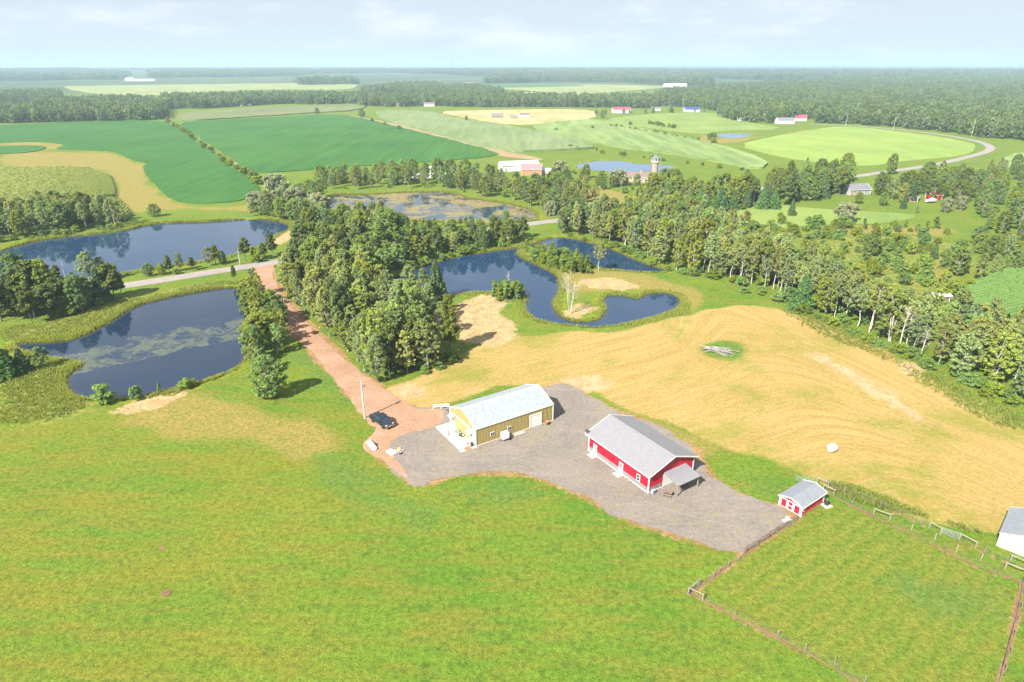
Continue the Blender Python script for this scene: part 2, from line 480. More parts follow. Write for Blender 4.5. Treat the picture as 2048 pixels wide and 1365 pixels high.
def ground_z(x, y):
    d = 1e3
    for p in PW.values():
        lo, hi = p.min(0) - 8, p.max(0) + 8
        if lo[0] < x < hi[0] and lo[1] < y < hi[1]:
            d = min(d, float(sdf(np.array([x]), np.array([y]), p)[0]))
    f = float(smooth01((math.hypot(x, y) - 2500) / 4000))
    zz = float(basin(d))
    if f > 0: zz += f * (14 + 14 * float(fbm(np.array([x]), np.array([y]), 1500, 21)[0]))
    return zz
def weight(polys, edge, seed, amp, sc):
    w = np.zeros(X.shape)
    for i, p in enumerate(polys):
        q = chaikin(WP(p), 2); d = sdf_box(X, Y, q, edge * 4)
        w = np.maximum(w, smooth01(0.5 - (d + amp * fbm(X, Y, sc, seed + i)) / (2 * edge)))
    return w
A = {}
hay_d = sdf_box(X, Y, HAY_W, 30)
A['hay'] = smooth01(0.5 - (hay_d + 2.2 * fbm(X, Y, 13, 31) + 1.0 * fbm(X, Y, 3, 32)) / 5.0)
def line_side(a, b):
    (ax, ay), (bx, by) = W(*a), W(*b); l = math.hypot(bx - ax, by - ay)
    return ((X - ax) * (by - ay) - (Y - ay) * (bx - ax)) / l
bl = smooth01((X + 0.35 * (Y - 150) - W(1330, 700)[0]) / 45.0)
A['mow'] = np.where(hay_d < 900, line_side((800, 800), (1400, 655)) * (1 - bl) + (line_side((1500, 622), (2040, 875)) + 6.0) * bl, 0)
A['hay'] *= 1 - weight([LUSHES[2]], 4.5, 75, 2.6, 4)
A['sand'] = weight(SANDS, 2.6, 41, 2.6, 5)
A['dry'] = weight(DRYS, 6.0, 51, 5.0, 12)
A['weed'] = weight(WEEDS, 3.5, 61, 3.5, 8)
lush = weight(LUSHES, 3.0, 71, 1.5, 5)
ring = smooth01((4.2 + 1.4 * fbm(X, Y, 5, 77) - pond_d) / 2.5) * (pond_d > -3)
A['lush'] = ring
A['rich'] = weight(LUSHES, 6.0, 71, 4.0, 9)
for l in ([(528,1110),(533,1060),(545,1000),(560,965)], [(512,1112),(515,1060),(524,1010),(536,975)]):      # faint old wheel tracks
    A['rich'] = np.maximum(A['rich'], 0.85 * smooth01(1.0 - line_dist(X, Y, WP(l)) / 0.9))
A['warm'] = smooth01((-8 - X + 0.25 * (Y - 70)) / 45.0) * (Y < 125) * smooth01((130 - Y) / 20.0)
pad = chaikin(WP([(1382,1186),(1600,1040),(1660,990),(2040,1165),(1990,1380),(1740,1380)]), 1)
A['paddock'] = smooth01(0.5 - sdf_box(X, Y, pad, 20) / 1.5)
fd = np.full(X.shape, 1e3)
for l in FENCE_LINES: fd = np.minimum(fd, line_dist(X, Y, WP(l)))
dirt = smooth01(1.0 - np.abs(fd + 0.25 * fbm(X, Y, 2.5, 81)) / 0.9) * 0.8
dirt = np.maximum(dirt, smooth01(1.0 - (yard_d + 0.6 * fbm(X, Y, 2.0, 82)) / 1.8) * 0.75)
dirt = np.maximum(dirt, smooth01(1.0 - (drv_d - 3.0 + 0.8 * fbm(X, Y, 3.0, 83)) / 2.0) * 0.85)
dirt = np.maximum(dirt, smooth01(1.0 - (road_d - 3.4 + 0.6 * fbm(X, Y, 4.0, 84)) / 2.0) * 0.55)
A['dirt'] = dirt
A['forest'] = smooth01((np.hypot(X, Y) - 1700) / 900)
A['wet'] = smooth01((0.4 - pond_d) / 1.2)
nx, ny = len(gx), len(gy)
I = np.arange(nx * ny).reshape(ny, nx)
quads = np.stack([I[:-1, :-1], I[:-1, 1:], I[1:, 1:], I[1:, :-1]], -1).reshape(-1, 4)
g_me = np_mesh('ground', np.c_[X, Y, Z], quads, smooth=True)
for k, a in A.items():
    at = g_me.attributes.new(k, 'FLOAT', 'POINT'); at.data.foreach_set('value', a.astype(np.float32))

def ground_material():
    n = NT('ground_cover')
    p = n.world_pos()
    n1 = n.noise(p, 0.045, 6, 0.6); n2 = n.noise(p, 0.35, 6, 0.62); n3 = n.noise(p, 2.4, 5, 0.65); n4 = n.noise(p, 9.0, 3, 0.6)
    # lawn: fresh green, yellower and browner patches, slight mowing streaks
    st = n.noise(n.mapping(p, (0.16, 0.9, 1), rot=(0, 0, 0.25)), 0.5, 5, 0.6)
    c = n.mix(n.step(n1, 0.36, 0.64), (0.084, 0.170, 0.017), (0.128, 0.192, 0.020))
    c = n.mix(n.step(st, 0.40, 0.66, 0, 0.9), c, (0.155, 0.165, 0.024))
    c = n.mix(n.step(n2, 0.50, 0.72, 0, 0.75), c, (0.066, 0.128, 0.015))
    c = n.mix(n.step(n.noise(p, 0.16, 6, 0.7), 0.55, 0.78, 0, 0.6), c, (0.185, 0.150, 0.032))
    c = n.mix(n.math('MULTIPLY', n.attr('warm'), n.step(n.noise(n.mapping(p, (0.25, 1.0, 1), rot=(0, 0, 0.3)), 0.16, 7, 0.7), 0.40, 0.66, 0.05, 0.6)), c, (0.190, 0.170, 0.022))
    (fa, fb) = (W(1400, 1175), W(1590, 1045)); fl = math.hypot(fb[0] - fa[0], fb[1] - fa[1])
    sp_ = n.new('ShaderNodeSeparateXYZ'); n.put(sp_.inputs[0], p)
    acr = n.math('ADD', n.math('MULTIPLY', sp_.outputs[0], (fb[1] - fa[1]) / fl), n.math('MULTIPLY', sp_.outputs[1], -(fb[0] - fa[0]) / fl))
    stripe = n.math('SINE', n.math('MULTIPLY', n.math('ADD', acr, n.math('MULTIPLY', n1, 1.5)), 2.6))
    pc = n.mix(n.step(n.math('ADD', stripe, n.math('MULTIPLY', n.math('SUBTRACT', n.noise(p, 0.22, 7, 0.72), 0.5), 9.0)), -1.6, 1.6), (0.118, 0.168, 0.020), (0.168, 0.180, 0.028))
    c = n.mix(n.math('MULTIPLY', n.attr('paddock'), 0.8), c, pc)
    rich = n.mix(n.step(n2, 0.35, 0.65), (0.068, 0.142, 0.030), (0.100, 0.175, 0.040))
    c = n.mix(n.step(n.math('ADD', n.attr('rich'), n.math('MULTIPLY', n.math('SUBTRACT', n.noise(p, 0.12, 7, 0.7), 0.5), 2.2)), 0.35, 1.2, 0, 0.65), c, rich)
    f1 = n.noise(p, 1.3, 6, 0.72); f2 = n.noise(p, 4.5, 4, 0.7)
    fine = n.mix(n.step(n.math('ADD', n.math('MULTIPLY', f1, 0.5), n.math('MULTIPLY', f2, 0.5)), 0.36, 0.64), (0.52, 0.56, 0.5), (1.38, 1.34, 1.28))  # mottled cover tone; dark end also paints the shade between grass clumps
    # lush bank growth
    lush = n.mix(n.step(n2, 0.35, 0.65), (0.095, 0.160, 0.014), (0.215, 0.225, 0.018))
    w = n.step(n.math('ADD', n.attr('lush'), n.math('MULTIPLY', n.math('SUBTRACT', n2, 0.5), 1.3)), 0.3, 0.8)
    c = n.mix(w, c, lush)
    weed = n.mix(n.step(n2, 0.35, 0.65), (0.12, 0.170, 0.028), (0.225, 0.225, 0.050))
    w = n.step(n.math('ADD', n.attr('weed'), n.math('MULTIPLY', n.math('SUBTRACT', n2, 0.5), 1.2)), 0.3, 0.9)
    c = n.mix(w, c, weed)
    dry = n.mix(n.step(n2, 0.3, 0.7), (0.27, 0.20, 0.062), (0.20, 0.185, 0.045))
    w = n.step(n.math('ADD', n.attr('dry'), n.math('MULTIPLY', n.math('SUBTRACT', n2, 0.5), 0.8)), 0.3, 0.8, 0, 0.9)
    c = n.mix(w, c, dry)
    # cut hay: straw with stripes that follow the mowing rounds
    sep = n.new('ShaderNodeSeparateXYZ'); n.put(sep.inputs[0], p)
    comb = n.new('ShaderNodeCombineXYZ')
    n.put(comb.inputs[0], n.math('MULTIPLY_ADD', n.noise(p, 0.05, 4, 0.6), 2.5, n.math('MULTIPLY', n.attr('mow'), 1.0)))
    n.put(comb.inputs[1], n.math('MULTIPLY', sep.outputs[0], 0.045)); n.put(comb.inputs[2], n.math('MULTIPLY', sep.outputs[1], 0.045))
    rows = n.noise(comb.outputs[0], 0.55, 5, 0.66)
    rows2 = n.noise(comb.outputs[0], 1.5, 4, 0.6)
    h = n.mix(n.step(rows, 0.36, 0.62), (0.300, 0.210, 0.066), (0.355, 0.258, 0.092))
    h = n.mix(n.step(rows2, 0.46, 0.74, 0, 0.7), h, (0.40, 0.300, 0.140))
    h = n.mix(n.step(n.math('ADD', rows, n.math('MULTIPLY', n.math('SUBTRACT', n.noise(p, 0.05, 6, 0.65), 0.5), 2.0)), 0.44, 0.88, 0, 0.9), h, (0.205, 0.200, 0.036))
    hz_w = n.attr('hay')
    w = n.step(n.math('ADD', hz_w, n.math('MULTIPLY', n.math('SUBTRACT', n3, 0.5), 0.6)), 0.3, 0.7)
    c = n.mix(w, c, h)
    sand = n.mix(n.step(n2, 0.35, 0.65), (0.36, 0.24, 0.135), (0.46, 0.34, 0.205))
    w = n.step(n.math('ADD', n.attr('sand'), n.math('MULTIPLY', n.math('SUBTRACT', n.noise(p, 0.45, 8, 0.75), 0.5), 2.6)), 0.38, 0.85, 0, 0.85)
    c = n.mix(w, c, sand)
    soil = n.mix(n.step(n2, 0.35, 0.65), (0.27, 0.135, 0.072), (0.34, 0.205, 0.115))
    w = n.step(n.math('ADD', n.attr('dirt'), n.math('MULTIPLY', n.math('SUBTRACT', n.noise(p, 1.1, 7, 0.7), 0.5), 1.3)), 0.4, 0.72, 0, 0.85)
    c = n.mix(w, c, soil)
    c = n.mix(n.attr('forest'), c, n.mix(n.step(n.noise(p, 0.002, 8, 0.7), 0.42, 0.62), (0.050, 0.085, 0.034), (0.095, 0.120, 0.050)))
    c = n.mix(n.attr('wet'), c, (0.035, 0.028, 0.016))
    c = n.mix(n.math('MULTIPLY_ADD', n.attr('hay'), -0.45, 1.0), c, fine, 'MULTIPLY')
    c = n.mix(1.0, c, (0.93, 0.91, 0.88), 'MULTIPLY')
    c = n.mix(n.step(n4, 0.62, 0.78, 0, 0.35), c, (0.30, 0.27, 0.10))
    hgt = n.math('ADD', n.math('MULTIPLY', f1, 1.0), n.math('MULTIPLY', f2, 0.5))
    nb = n.bump(hgt, 0.65, 0.4)
    return n.finish(n.bsdf(c, 0.95, 0, 0.12, nb))
M = {}
M['ground'] = ground_material()
ground = link('ground', g_me, M['ground']); tag(ground, 'mown lawn, cut hay and meadow ground reaching the horizon', 'ground', kind='structure')

# ------------------------------------------------------------------ water
def water_material(name, algae=0.0, murk=(0.011, 0.032, 0.070), al_col=(0.16, 0.155, 0.075), sc=0.09, band=None, lo=0.5):
    n = NT(name); p = n.world_pos()
    rip = n.math('ADD', n.noise(n.mapping(p, (1, 0.6, 1)), 1.6, 4, 0.6), n.math('MULTIPLY', n.noise(p, 0.3, 3), 0.8))
    nb = n.bump(rip, 0.045, 0.04)
    shallow = n.step(n.math('ADD', n.attr('shore'), n.math('MULTIPLY', n.noise(p, 0.5, 5, 0.7), 2.6)), -0.6, 1.6)
    murk = n.mix(shallow, murk, (0.060, 0.056, 0.022))
    w = n.bsdf(murk, n.math('MULTIPLY_ADD', n.noise(p, 0.06, 3), 0.07, 0.01), 0, 0.5, nb)
    w.node.inputs['IOR'].default_value = 1.33
    if algae <= 0: return n.finish(w)
    f = n.noise(p, sc, 9, 0.68, 0.6)
    f = n.math('ADD', f, n.math('MULTIPLY', n.math('SUBTRACT', n.noise(p, 1.0, 8, 0.78), 0.5), 0.55))
    if band: f = n.math('ADD', f, band(n, p))
    fac = n.step(f, lo, lo + 0.13, 0, algae)
    a = n.bsdf(n.mix(n.step(n.noise(p, 0.5, 5), 0.35, 0.65), al_col, tuple(x * 1.35 for x in al_col)), 0.8, 0, 0.08)
    mx = n.new('ShaderNodeMixShader'); n.put(mx.inputs[0], fac); n.put(mx.inputs[1], w); n.put(mx.inputs[2], a)
    return n.finish(mx.outputs[0])
def band_line(a, b, width, gain):
    """algae gathers along a line on the water: a and b are pixels"""
    ax, ay = W(*a); bx, by = W(*b); dx, dy = bx - ax, by - ay; l = math.hypot(dx, dy); nxn, nyn = -dy / l, dx / l
    def fn(n, p):
        sep = n.new('ShaderNodeSeparateXYZ'); n.put(sep.inputs[0], p)
        d = n.math('ADD', n.math('MULTIPLY', n.math('SUBTRACT', sep.outputs[0], ax), nxn), n.math('MULTIPLY', n.math('SUBTRACT', sep.outputs[1], ay), nyn))
        t = n.math('ADD', n.math('MULTIPLY', n.math('SUBTRACT', sep.outputs[0], ax), dx / l / l), n.math('MULTIPLY', n.math('SUBTRACT', sep.outputs[1], ay), dy / l / l))
        inside = n.math('MULTIPLY', n.step(d, -0.6, 0.6), n.step(d, width, width * 2.2, 1, 0))
        return n.math('MULTIPLY', n.math('MULTIPLY_ADD', inside, gain * 1.6, -0.16), n.step(t, -0.1, 0.5, 0.75, 1.0))
    return fn
M['water_blue'] = water_material('water_blue', 0.30, lo=0.62, al_col=(0.10, 0.13, 0.10))
M['water_dark'] = water_material('water_dark', 0.42, murk=(0.010, 0.021, 0.044), al_col=(0.12, 0.13, 0.07), sc=0.16, band=band_line((165,742),(492,672),11.0,0.16), lo=0.52)
M['water_algae'] = water_material('water_algae', 0.92, murk=(0.02, 0.04, 0.06), al_col=(0.165, 0.132, 0.055), sc=0.055, lo=0.44)
M['water_pale'] = water_material('water_pale', 0, murk=(0.05, 0.10, 0.17))
def water(name, key, mat, label):
    p = PW[key]; lo, hi = p.min(0) - 4, p.max(0) + 4
    s = max(1.0, (hi - lo).max() / 120)
    xs, ys = np.arange(lo[0], hi[0] + s, s), np.arange(lo[1], hi[1] + s, s)
    gxx, gyy = np.meshgrid(xs, ys); d = sdf(gxx.ravel(), gyy.ravel(), p).reshape(gxx.shape)
    idx = np.arange(gxx.size).reshape(gxx.shape)
    near = np.minimum(np.minimum(d[:-1, :-1], d[1:, 1:]), np.minimum(d[:-1, 1:], d[1:, :-1])) < 2.2
    q = np.stack([idx[:-1, :-1], idx[:-1, 1:], idx[1:, 1:], idx[1:, :-1]], -1)[near]
    used, inv = np.unique(q, return_inverse=True)
    v = np.c_[gxx.ravel()[used], gyy.ravel()[used], np.full(len(used), WATER_Z[key])]
    me = np_mesh(name, v, inv.reshape(-1, 4)); at = me.attributes.new('shore', 'FLOAT', 'POINT'); at.data.foreach_set('value', d.ravel()[used].astype(np.float32))
    o = link(name, me, mat)
    tag(o, label, 'pond', kind='structure')
water('pond_water', 'far_bank', M['water_blue'], 'long blue pond beyond the paved road, corn field behind it')
water('pond_water', 'near_drive', M['water_dark'], 'dark blue pond with floating weed beside the red dirt driveway')
water('pond_water', 'heart', M['water_blue'], 'winding blue pond ending in a heart shaped bay')
water('pond_water', 'algae', M['water_algae'], 'pond mostly covered in brown floating algae behind the road')
water('pond_water', 'farm', M['water_pale'], 'pale blue pond behind the brick tower')
water('pond_water', 'meadow', M['water_pale'], 'small blue pond in the far meadow')

# ------------------------------------------------------------------ road, driveway, yard
def gravel_material(name, a, b, speck, weeds=0.0, track=0.0):
    n = NT(name); p = n.world_pos()
    c = n.mix(n.step(n.noise(p, 0.12, 7, 0.7), 0.35, 0.65), a, b)
    c = n.mix(n.step(n.noise(n.mapping(p, (0.05, 0.5, 1), rot=(0, 0, 0.6)), 1.0, 6, 0.65), 0.5, 0.75, 0, 0.5), c, speck)
    c = n.mix(1.0, c, n.mix(n.step(n.noise(p, 1.6, 6, 0.75), 0.3, 0.7), (0.56, 0.56, 0.56), (0.84, 0.84, 0.84)), 'MULTIPLY')
    c = n.mix(n.step(n.noise(p, 3.5, 4, 0.7), 0.52, 0.75, 0, 0.6), c, speck)
    c = n.mix(n.step(n.noise(p, 12.0, 2, 0.6), 0.58, 0.72, 0, 0.35), c, tuple(x * 0.55 for x in a))
    if weeds:
        f = n.math('MULTIPLY', n.step(n.noise(p, 0.13, 5, 0.6), 0.46, 0.62), n.step(n.noise(p, 1.2, 7, 0.75), 0.48, 0.66))
        c = n.mix(n.math('MULTIPLY', f, weeds), c, (0.20, 0.19, 0.055))
    nb = n.bump(n.noise(p, 6.0, 4, 0.7), 0.5, 0.08)
    return n.finish(n.bsdf(c, 0.93, 0, 0.2, nb))
M['yard'] = gravel_material('gravel', (0.215, 0.185, 0.160), (0.270, 0.225, 0.188), (0.31, 0.27, 0.23), 0.85)
M['dirt'] = gravel_material('red_dirt', (0.365, 0.202, 0.120), (0.430, 0.270, 0.175), (0.48, 0.34, 0.23), 0.3)
M['asphalt'] = gravel_material('worn_asphalt', (0.290, 0.250, 0.225), (0.36, 0.315, 0.285), (0.38, 0.34, 0.31), 0.0)
road, _ = ribbon('road', ROAD_W, 6.6, 0.05, M['asphalt'], 0.10, 2.0, label='pale worn asphalt road passing between the ponds', cat='road')
drive, _ = ribbon('driveway', DRIVE_W, [9.0, 5.8, 4.9, 4.6, 4.7, 5.0, 5.4, 6.4, 8.6, 11.0], 0.035, M['dirt'], 0.6, 0.5, label='red dirt driveway running from the road to the yard', cat='driveway')
yard = sheet('gravel_yard', rough_edge(YARD_W, 0.4, 0.75, 5, 2.2), 0.02, M['yard'], label='grey gravel yard around the two metal buildings', cat='yard')
DIRT2 = chaikin(WP([(770,818),(830,822),(890,812),(893,838),(845,862),(800,872),(776,900),(812,950),(826,976),(800,952),(773,926),(742,906),(726,893),(746,868),(755,845)]), 2)
sheet('dirt_patch', rough_edge(DIRT2, 0.4, 0.8, 8, 2.2), 0.03, M['dirt'], label='bare red dirt at the mouth of the gravel yard', cat='dirt')

# ------------------------------------------------------------------ crop fields
def field_material(name, a, b, rot=0.0, row=0.35, rowmix=0.35, patch=None, bump=0.6, patch_lo=0.62):
    n = NT(name); p = n.world_pos()
    r = n.noise(n.mapping(p, (row * 1.0, 0.012, 1), rot=(0, 0, rot)), 1.0, 5, 0.65)
    c = n.mix(n.step(n.noise(p, 0.012, 6, 0.6), 0.35, 0.65), a, b)
    c = n.mix(n.step(r, 0.35, 0.7, 0, rowmix), c, tuple(min(1, x * 1.7) for x in b))
    f = n.noise(p, 1.2, 5, 0.65)
    c = n.mix(1.0, c, n.mix(n.step(f, 0.25, 0.75), (0.6, 0.6, 0.6), (1.1, 1.1, 1.1)), 'MULTIPLY')
    if patch: c = n.mix(n.step(n.noise(n.mapping(p, (0.03, 0.006, 1), rot=(0, 0, rot)), 1.0, 7, 0.65), patch_lo, patch_lo + 0.14, 0, 0.8), c, patch)
    nb = n.bump(n.math('ADD', f, r), bump, 0.4)
    return n.finish(n.bsdf(c, 0.85, 0, 0.2, nb))
M['soy'] = field_material('soy_leaves', (0.024, 0.094, 0.011), (0.040, 0.118, 0.015), rot=-0.55, row=0.25, rowmix=0.42, patch=(0.10, 0.16, 0.05), patch_lo=0.66)
M['soy2'] = field_material('soy_leaves_rows', (0.024, 0.094, 0.011), (0.036, 0.112, 0.015), rot=-0.35, row=0.4, rowmix=0.45)
M['corn_pale'] = field_material('corn_tassels', (0.125, 0.175, 0.060), (0.165, 0.205, 0.085), rot=-0.6, row=0.2, rowmix=0.4)
M['corn_stripe'] = field_material('corn_stripes', (0.115, 0.185, 0.050), (0.175, 0.225, 0.070), rot=-0.75, row=0.10, rowmix=0.6)
M['corn_olive'] = field_material('corn_olive', (0.105, 0.130, 0.045), (0.15, 0.165, 0.06), rot=1.3, row=0.2, rowmix=0.3)
M['meadow_light'] = field_material('light_meadow', (0.170, 0.250, 0.045), (0.215, 0.285, 0.055), rot=0.7, row=0.05, rowmix=0.2, bump=0.3)
M['meadow_mid'] = field_material('mid_meadow', (0.135, 0.205, 0.042), (0.195, 0.245, 0.055), rot=0.7, row=0.05, rowmix=0.2, patch=(0.25, 0.24, 0.07), bump=0.3)
M['straw'] = field_material('straw_field', (0.33, 0.25, 0.10), (0.40, 0.32, 0.15), rot=1.2, row=0.06, rowmix=0.3, patch=(0.20, 0.21, 0.05), patch_lo=0.55, bump=0.3)
M['far_green'] = field_material('far_green_field', (0.16, 0.21, 0.06), (0.24, 0.25, 0.09), rot=1.4, row=0.02, rowmix=0.35, patch=(0.30, 0.26, 0.12), patch_lo=0.55, bump=0.2)
M['far_dark'] = field_material('far_dark_field', (0.045, 0.115, 0.040), (0.06, 0.135, 0.05), bump=0.2)
FIELDS = [
 ('soybean_field', [(352,245),(420,241),(560,234),(680,228),(740,240),(860,270),(1003,307),(985,315),(880,323),(720,332),(560,345),(505,347),(440,302),(390,270)], 'soy', 0.5, 'dark green soybean field split by a hedge line from its neighbour'),
 ('soybean_field', [(-80,254),(0,250),(160,244),(325,240),(348,254),(430,308),(518,370),(519,386),(490,401),(440,407),(390,408),(345,402),(312,373),(281,335),(300,327),(262,320),(230,303),(170,300),(118,299),(110,297),(135,290),(90,283),(0,285),(-80,286)], 'soy2', 0.5, 'dark green soybean field with curved rows beside the corn'),
 ('soybean_field', [(-80,295),(0,292),(78,291),(96,296),(62,305),(0,308),(-80,312)], 'soy2', 0.5, 'small dark green field strip inside the dry grass loop'),
 ('crop_field', [(345,228),(480,219),(620,211),(740,211),(712,222),(620,227),(480,236),(360,243)], 'corn_olive', 1.2, 'olive green crop strip beyond the soybean field'),
 ('corn_field', [(745,221),(860,224),(900,236),(1035,256),(1120,277),(1204,297),(1120,303),(1010,307),(880,272),(770,243)], 'corn_pale', 1.8, 'pale tasselled corn field right of the sandy track'),
 ('corn_field', [(1040,255),(1130,244),(1195,240),(1300,263),(1430,290),(1540,325),(1520,345),(1430,325),(1330,308),(1210,294)], 'corn_stripe', 1.6, 'light green striped corn field behind the farm pond'),
 ('meadow', [(1200,240),(1290,229),(1430,225),(1448,238),(1520,250),(1578,259),(1430,264),(1412,270),(1330,262),(1260,252)], 'meadow_mid', 0.2, 'green meadow in front of the blue roofed houses'),
 ('meadow', [(1470,292),(1540,275),(1605,264),(1660,255),(1705,254),(1850,270),(1944,287),(1953,297),(1938,311),(1880,318),(1800,324),(1740,335),(1650,328),(1560,316)], 'meadow_light', 0.2, 'bright light green meadow inside the road bend'),
 ('straw_field', [(870,224),(950,221),(1100,219),(1195,221),(1190,240),(1090,249),(1020,251),(940,238)], 'straw', 0.3, 'tan straw field around the low sheds'),
 ('far_field', [(128,168),(250,163),(420,160),(590,160),(720,168),(700,182),(560,178),(420,184),(300,192),(210,190),(130,178)], 'far_green', 0.5, 'pale green striped field far beyond the tree belt'),
 ('far_field', [(250,163),(300,161),(590,159),(600,164),(420,168),(300,168)], 'far_dark', 0.8, 'dark green strip of crop at the far white barns'),
 ('far_field', [(560,152),(700,149),(860,153),(965,160),(965,168),(860,162),(720,160),(600,158)], 'straw', 0.5, 'tan field strip far off below the radio mast'),
 ('far_field', [(920,170),(1080,168),(1320,172),(1330,177),(1240,184),(1100,195),(1080,182),(960,176)], 'far_green', 0.5, 'pale green field at the far white barn'),
 ('far_field', [(880,171),(1000,169),(1180,170),(1140,174),(960,177)], 'far_dark', 0.9, 'dark green crop strip before the far woods'),
 ('far_field', [(1940,176),(2010,171),(2120,172),(2120,178),(2000,180)], 'far_green', 0.5, 'pale field opening in the broad forest'),
 ('far_field', [(1235,157),(1300,155),(1420,156),(1400,159),(1280,160)], 'straw', 0.8, 'tan field strip among the far woods right of the mast'),
 ('far_field', [(660,146.5),(800,145.5),(900,147),(820,148.5),(700,148.5)], 'far_green', 1.0, 'thin pale field strip close to the horizon'),
 ('far_field', [(1500,152),(1640,150.5),(1760,152),(1640,153.5)], 'far_green', 1.0, 'thin pale clearing in the distant forest'),
 ('far_field', [(60,153),(180,151),(260,152.5),(170,154.5)], 'far_green', 1.0, 'thin pale clearing in the far left woods'),
 ('crop_field', [(1985,328),(2040,304),(2200,300),(2200,352),(2040,348)], 'corn_stripe', 0.6, 'light green field outside the road bend'),
 ('meadow', [(1430,425),(1520,405),(1640,420),(1760,425),(1850,432),(1780,448),(1640,450),(1520,462),(1450,450)], 'meadow_mid', 0.06, 'mown green yard in front of the evergreens'),
]
for nm, px, mk, z, lb in FIELDS:
    w = WP(px); far_ = w[:, 1].max() > 900
    sheet(nm, rough_edge(chaikin(w, 1), 8.0 if far_ else 2.5, 2.0 if far_ else 0.5, 9, 6), z, M[mk], kind='stuff' if ('soy' in nm or 'corn' in nm or 'crop' in nm) else 'structure', label=lb, cat='field', skirt=z if z > 0.1 else 0)
sheet('farm_track', rough_edge(chaikin(WP([(690,229),(745,238),(890,272),(1010,304),(1090,318),(1075,322),(990,312),(860,276),(735,245)]), 1), 3, 0.7, 4, 5), 0.12, gravel_material('track_sand', (0.33, 0.21, 0.13), (0.40, 0.30, 0.17), (0.3, 0.26, 0.1), 0.5), label='sandy track along the soybean field', cat='track')

# rows of corn standing up, close enough to show
def corn_rows(name, poly_px, ang, spacing, hgt, mat, label, seg=1.2):
    poly = WP(poly_px); c = poly.mean(0); d = np.array([math.cos(ang), math.sin(ang)]); e = np.array([-d[1], d[0]])
    R = np.abs(poly - c).max() * 1.6
    vs, fs = [], []
    rg = np.random.default_rng(5)
    for r in np.arange(-R, R, spacing):
        t = np.arange(-R, R, seg)
        pts = c + e * r + d * t[:, None]
        ins = sdf(pts[:, 0], pts[:, 1], poly) < -0.3
        for k in range(len(t) - 1):
            if not (ins[k] and ins[k+1]): continue
            a = pts[k]; h = hgt * rg.uniform(0.92, 1.06); h2 = hgt * rg.uniform(0.92, 1.06)
            # leaf fans of one clump of stalks: two crossed upright blades and two drooping sides
            w = spacing * 0.33 * rg.uniform(0.75, 1.2); b = pts[k+1] + d * 0.1
            n0 = len(vs)
            for q, hh in ((a, h), (b, h2)):
                vs += [(*(q - e * w), 0.02), (*(q - e * w * 0.75), hh * 0.62), (*(q + e * rg.uniform(-.12, .12)), hh), (*(q + e * w * 0.75), hh * 0.62), (*(q + e * w), 0.02)]
            for j in range(4): fs.append((n0 + j, n0 + j + 1, n0 + 5 + j + 1, n0 + 5 + j))
    o = link(name, np_mesh(name, vs, fs, True), mat); tag(o, label, 'corn', kind='stuff')
    sheet('corn_soil', poly, 0.03, M['corn_soil'], label='dark soil between the rows: ' + label, cat='soil')
def corn_mat(name, a, b, top):
    n = NT(name); p = n.world_pos(); isl = n.noise(p, 2.6, 5, 0.7)
    c = n.mix(n.step(isl, 0.3, 0.7), a, b)
    sep = n.new('ShaderNodeSeparateXYZ'); n.put(sep.inputs[0], p)
    c = n.mix(n.step(sep.outputs[2], 1.5, 2.3, 0, 0.6), c, top)
    return n.finish(n.bsdf(c, 0.7, 0, 0.25, n.bump(n.noise(p, 5, 4), 0.8, 0.2)))
M['corn_soil'] = gravel_material('corn_soil', (0.055, 0.060, 0.020), (0.075, 0.075, 0.028), (0.09, 0.08, 0.04), 0.0)
M['corn'] = corn_mat('corn_leaves', (0.145, 0.215, 0.022), (0.225, 0.275, 0.035), (0.32, 0.31, 0.07))
M['corn2'] = corn_mat('corn_leaves_green', (0.070, 0.150, 0.028), (0.125, 0.205, 0.045), (0.19, 0.24, 0.08))
corn_rows('corn_rows', [(-70,342),(0,339),(60,337),(130,336),(180,338),(202,350),(222,352),(231,380),(232,396),(160,400),(0,412),(-70,418)], math.atan2(0.95, -0.28), 1.9, 2.3, M['corn'], 'corn standing in rows at the pond, yellow green', 2.0)
corn_rows('corn_rows', [(150,402),(205,398),(240,400),(252,412),(264,428),(250,446),(215,440)], math.atan2(0.95, -0.28), 1.9, 2.1, M['corn'], 'small corner block of corn behind the dark grove', 2.0)
corn_rows('corn_rows', [(1908,592),(1935,572),(1985,552),(2075,528),(2180,560),(2180,660),(2060,645),(1990,640),(1935,618)], math.atan2(0.42, 0.9), 1.5, 1.9, M['corn2'], 'dark green corn rows behind the aspen thicket')

# bare strips worn along the paddock fences, wheel marks in the gravel
M['strip'] = gravel_material('worn_strip', (0.20, 0.115, 0.065), (0.27, 0.165, 0.095), (0.20, 0.19, 0.05), 0.9)
for i, l in enumerate(FENCE_LINES[:4]):
    ribbon('bare_strip', WP(l), 0.42, 0.075, M['strip'], 0.28, 0.35, label=['worn soil strip between the paddock and the yard', 'worn soil strip between the paddock and the lawn', 'worn soil strip along the hay side of the paddock', 'worn soil strip at the end of the paddock'][i], cat='soil', seed=40 + i)
M['rut'] = gravel_material('wheel_rut', (0.235, 0.203, 0.176), (0.290, 0.243, 0.204), (0.32, 0.28, 0.24), 0.5)
for i, l in enumerate([[(890,944),(866,940),(860,928),(880,915),(930,905)], [(1000,925),(1080,905),(1150,925),(1210,965),(1300,1010),(1400,1040),(1490,1060)], [(830,865),(900,900),(1000,915),(1085,896),(1130,860),(1115,815)], [(1075,876),(1096,884),(1112,876),(1100,866)]]):
    ribbon('wheel_rut', WP(l), 0.4, 0.055, M['rut'], 0.16, 0.4, label='pale curved wheel mark worn into the gravel', cat='track', seed=60 + i)

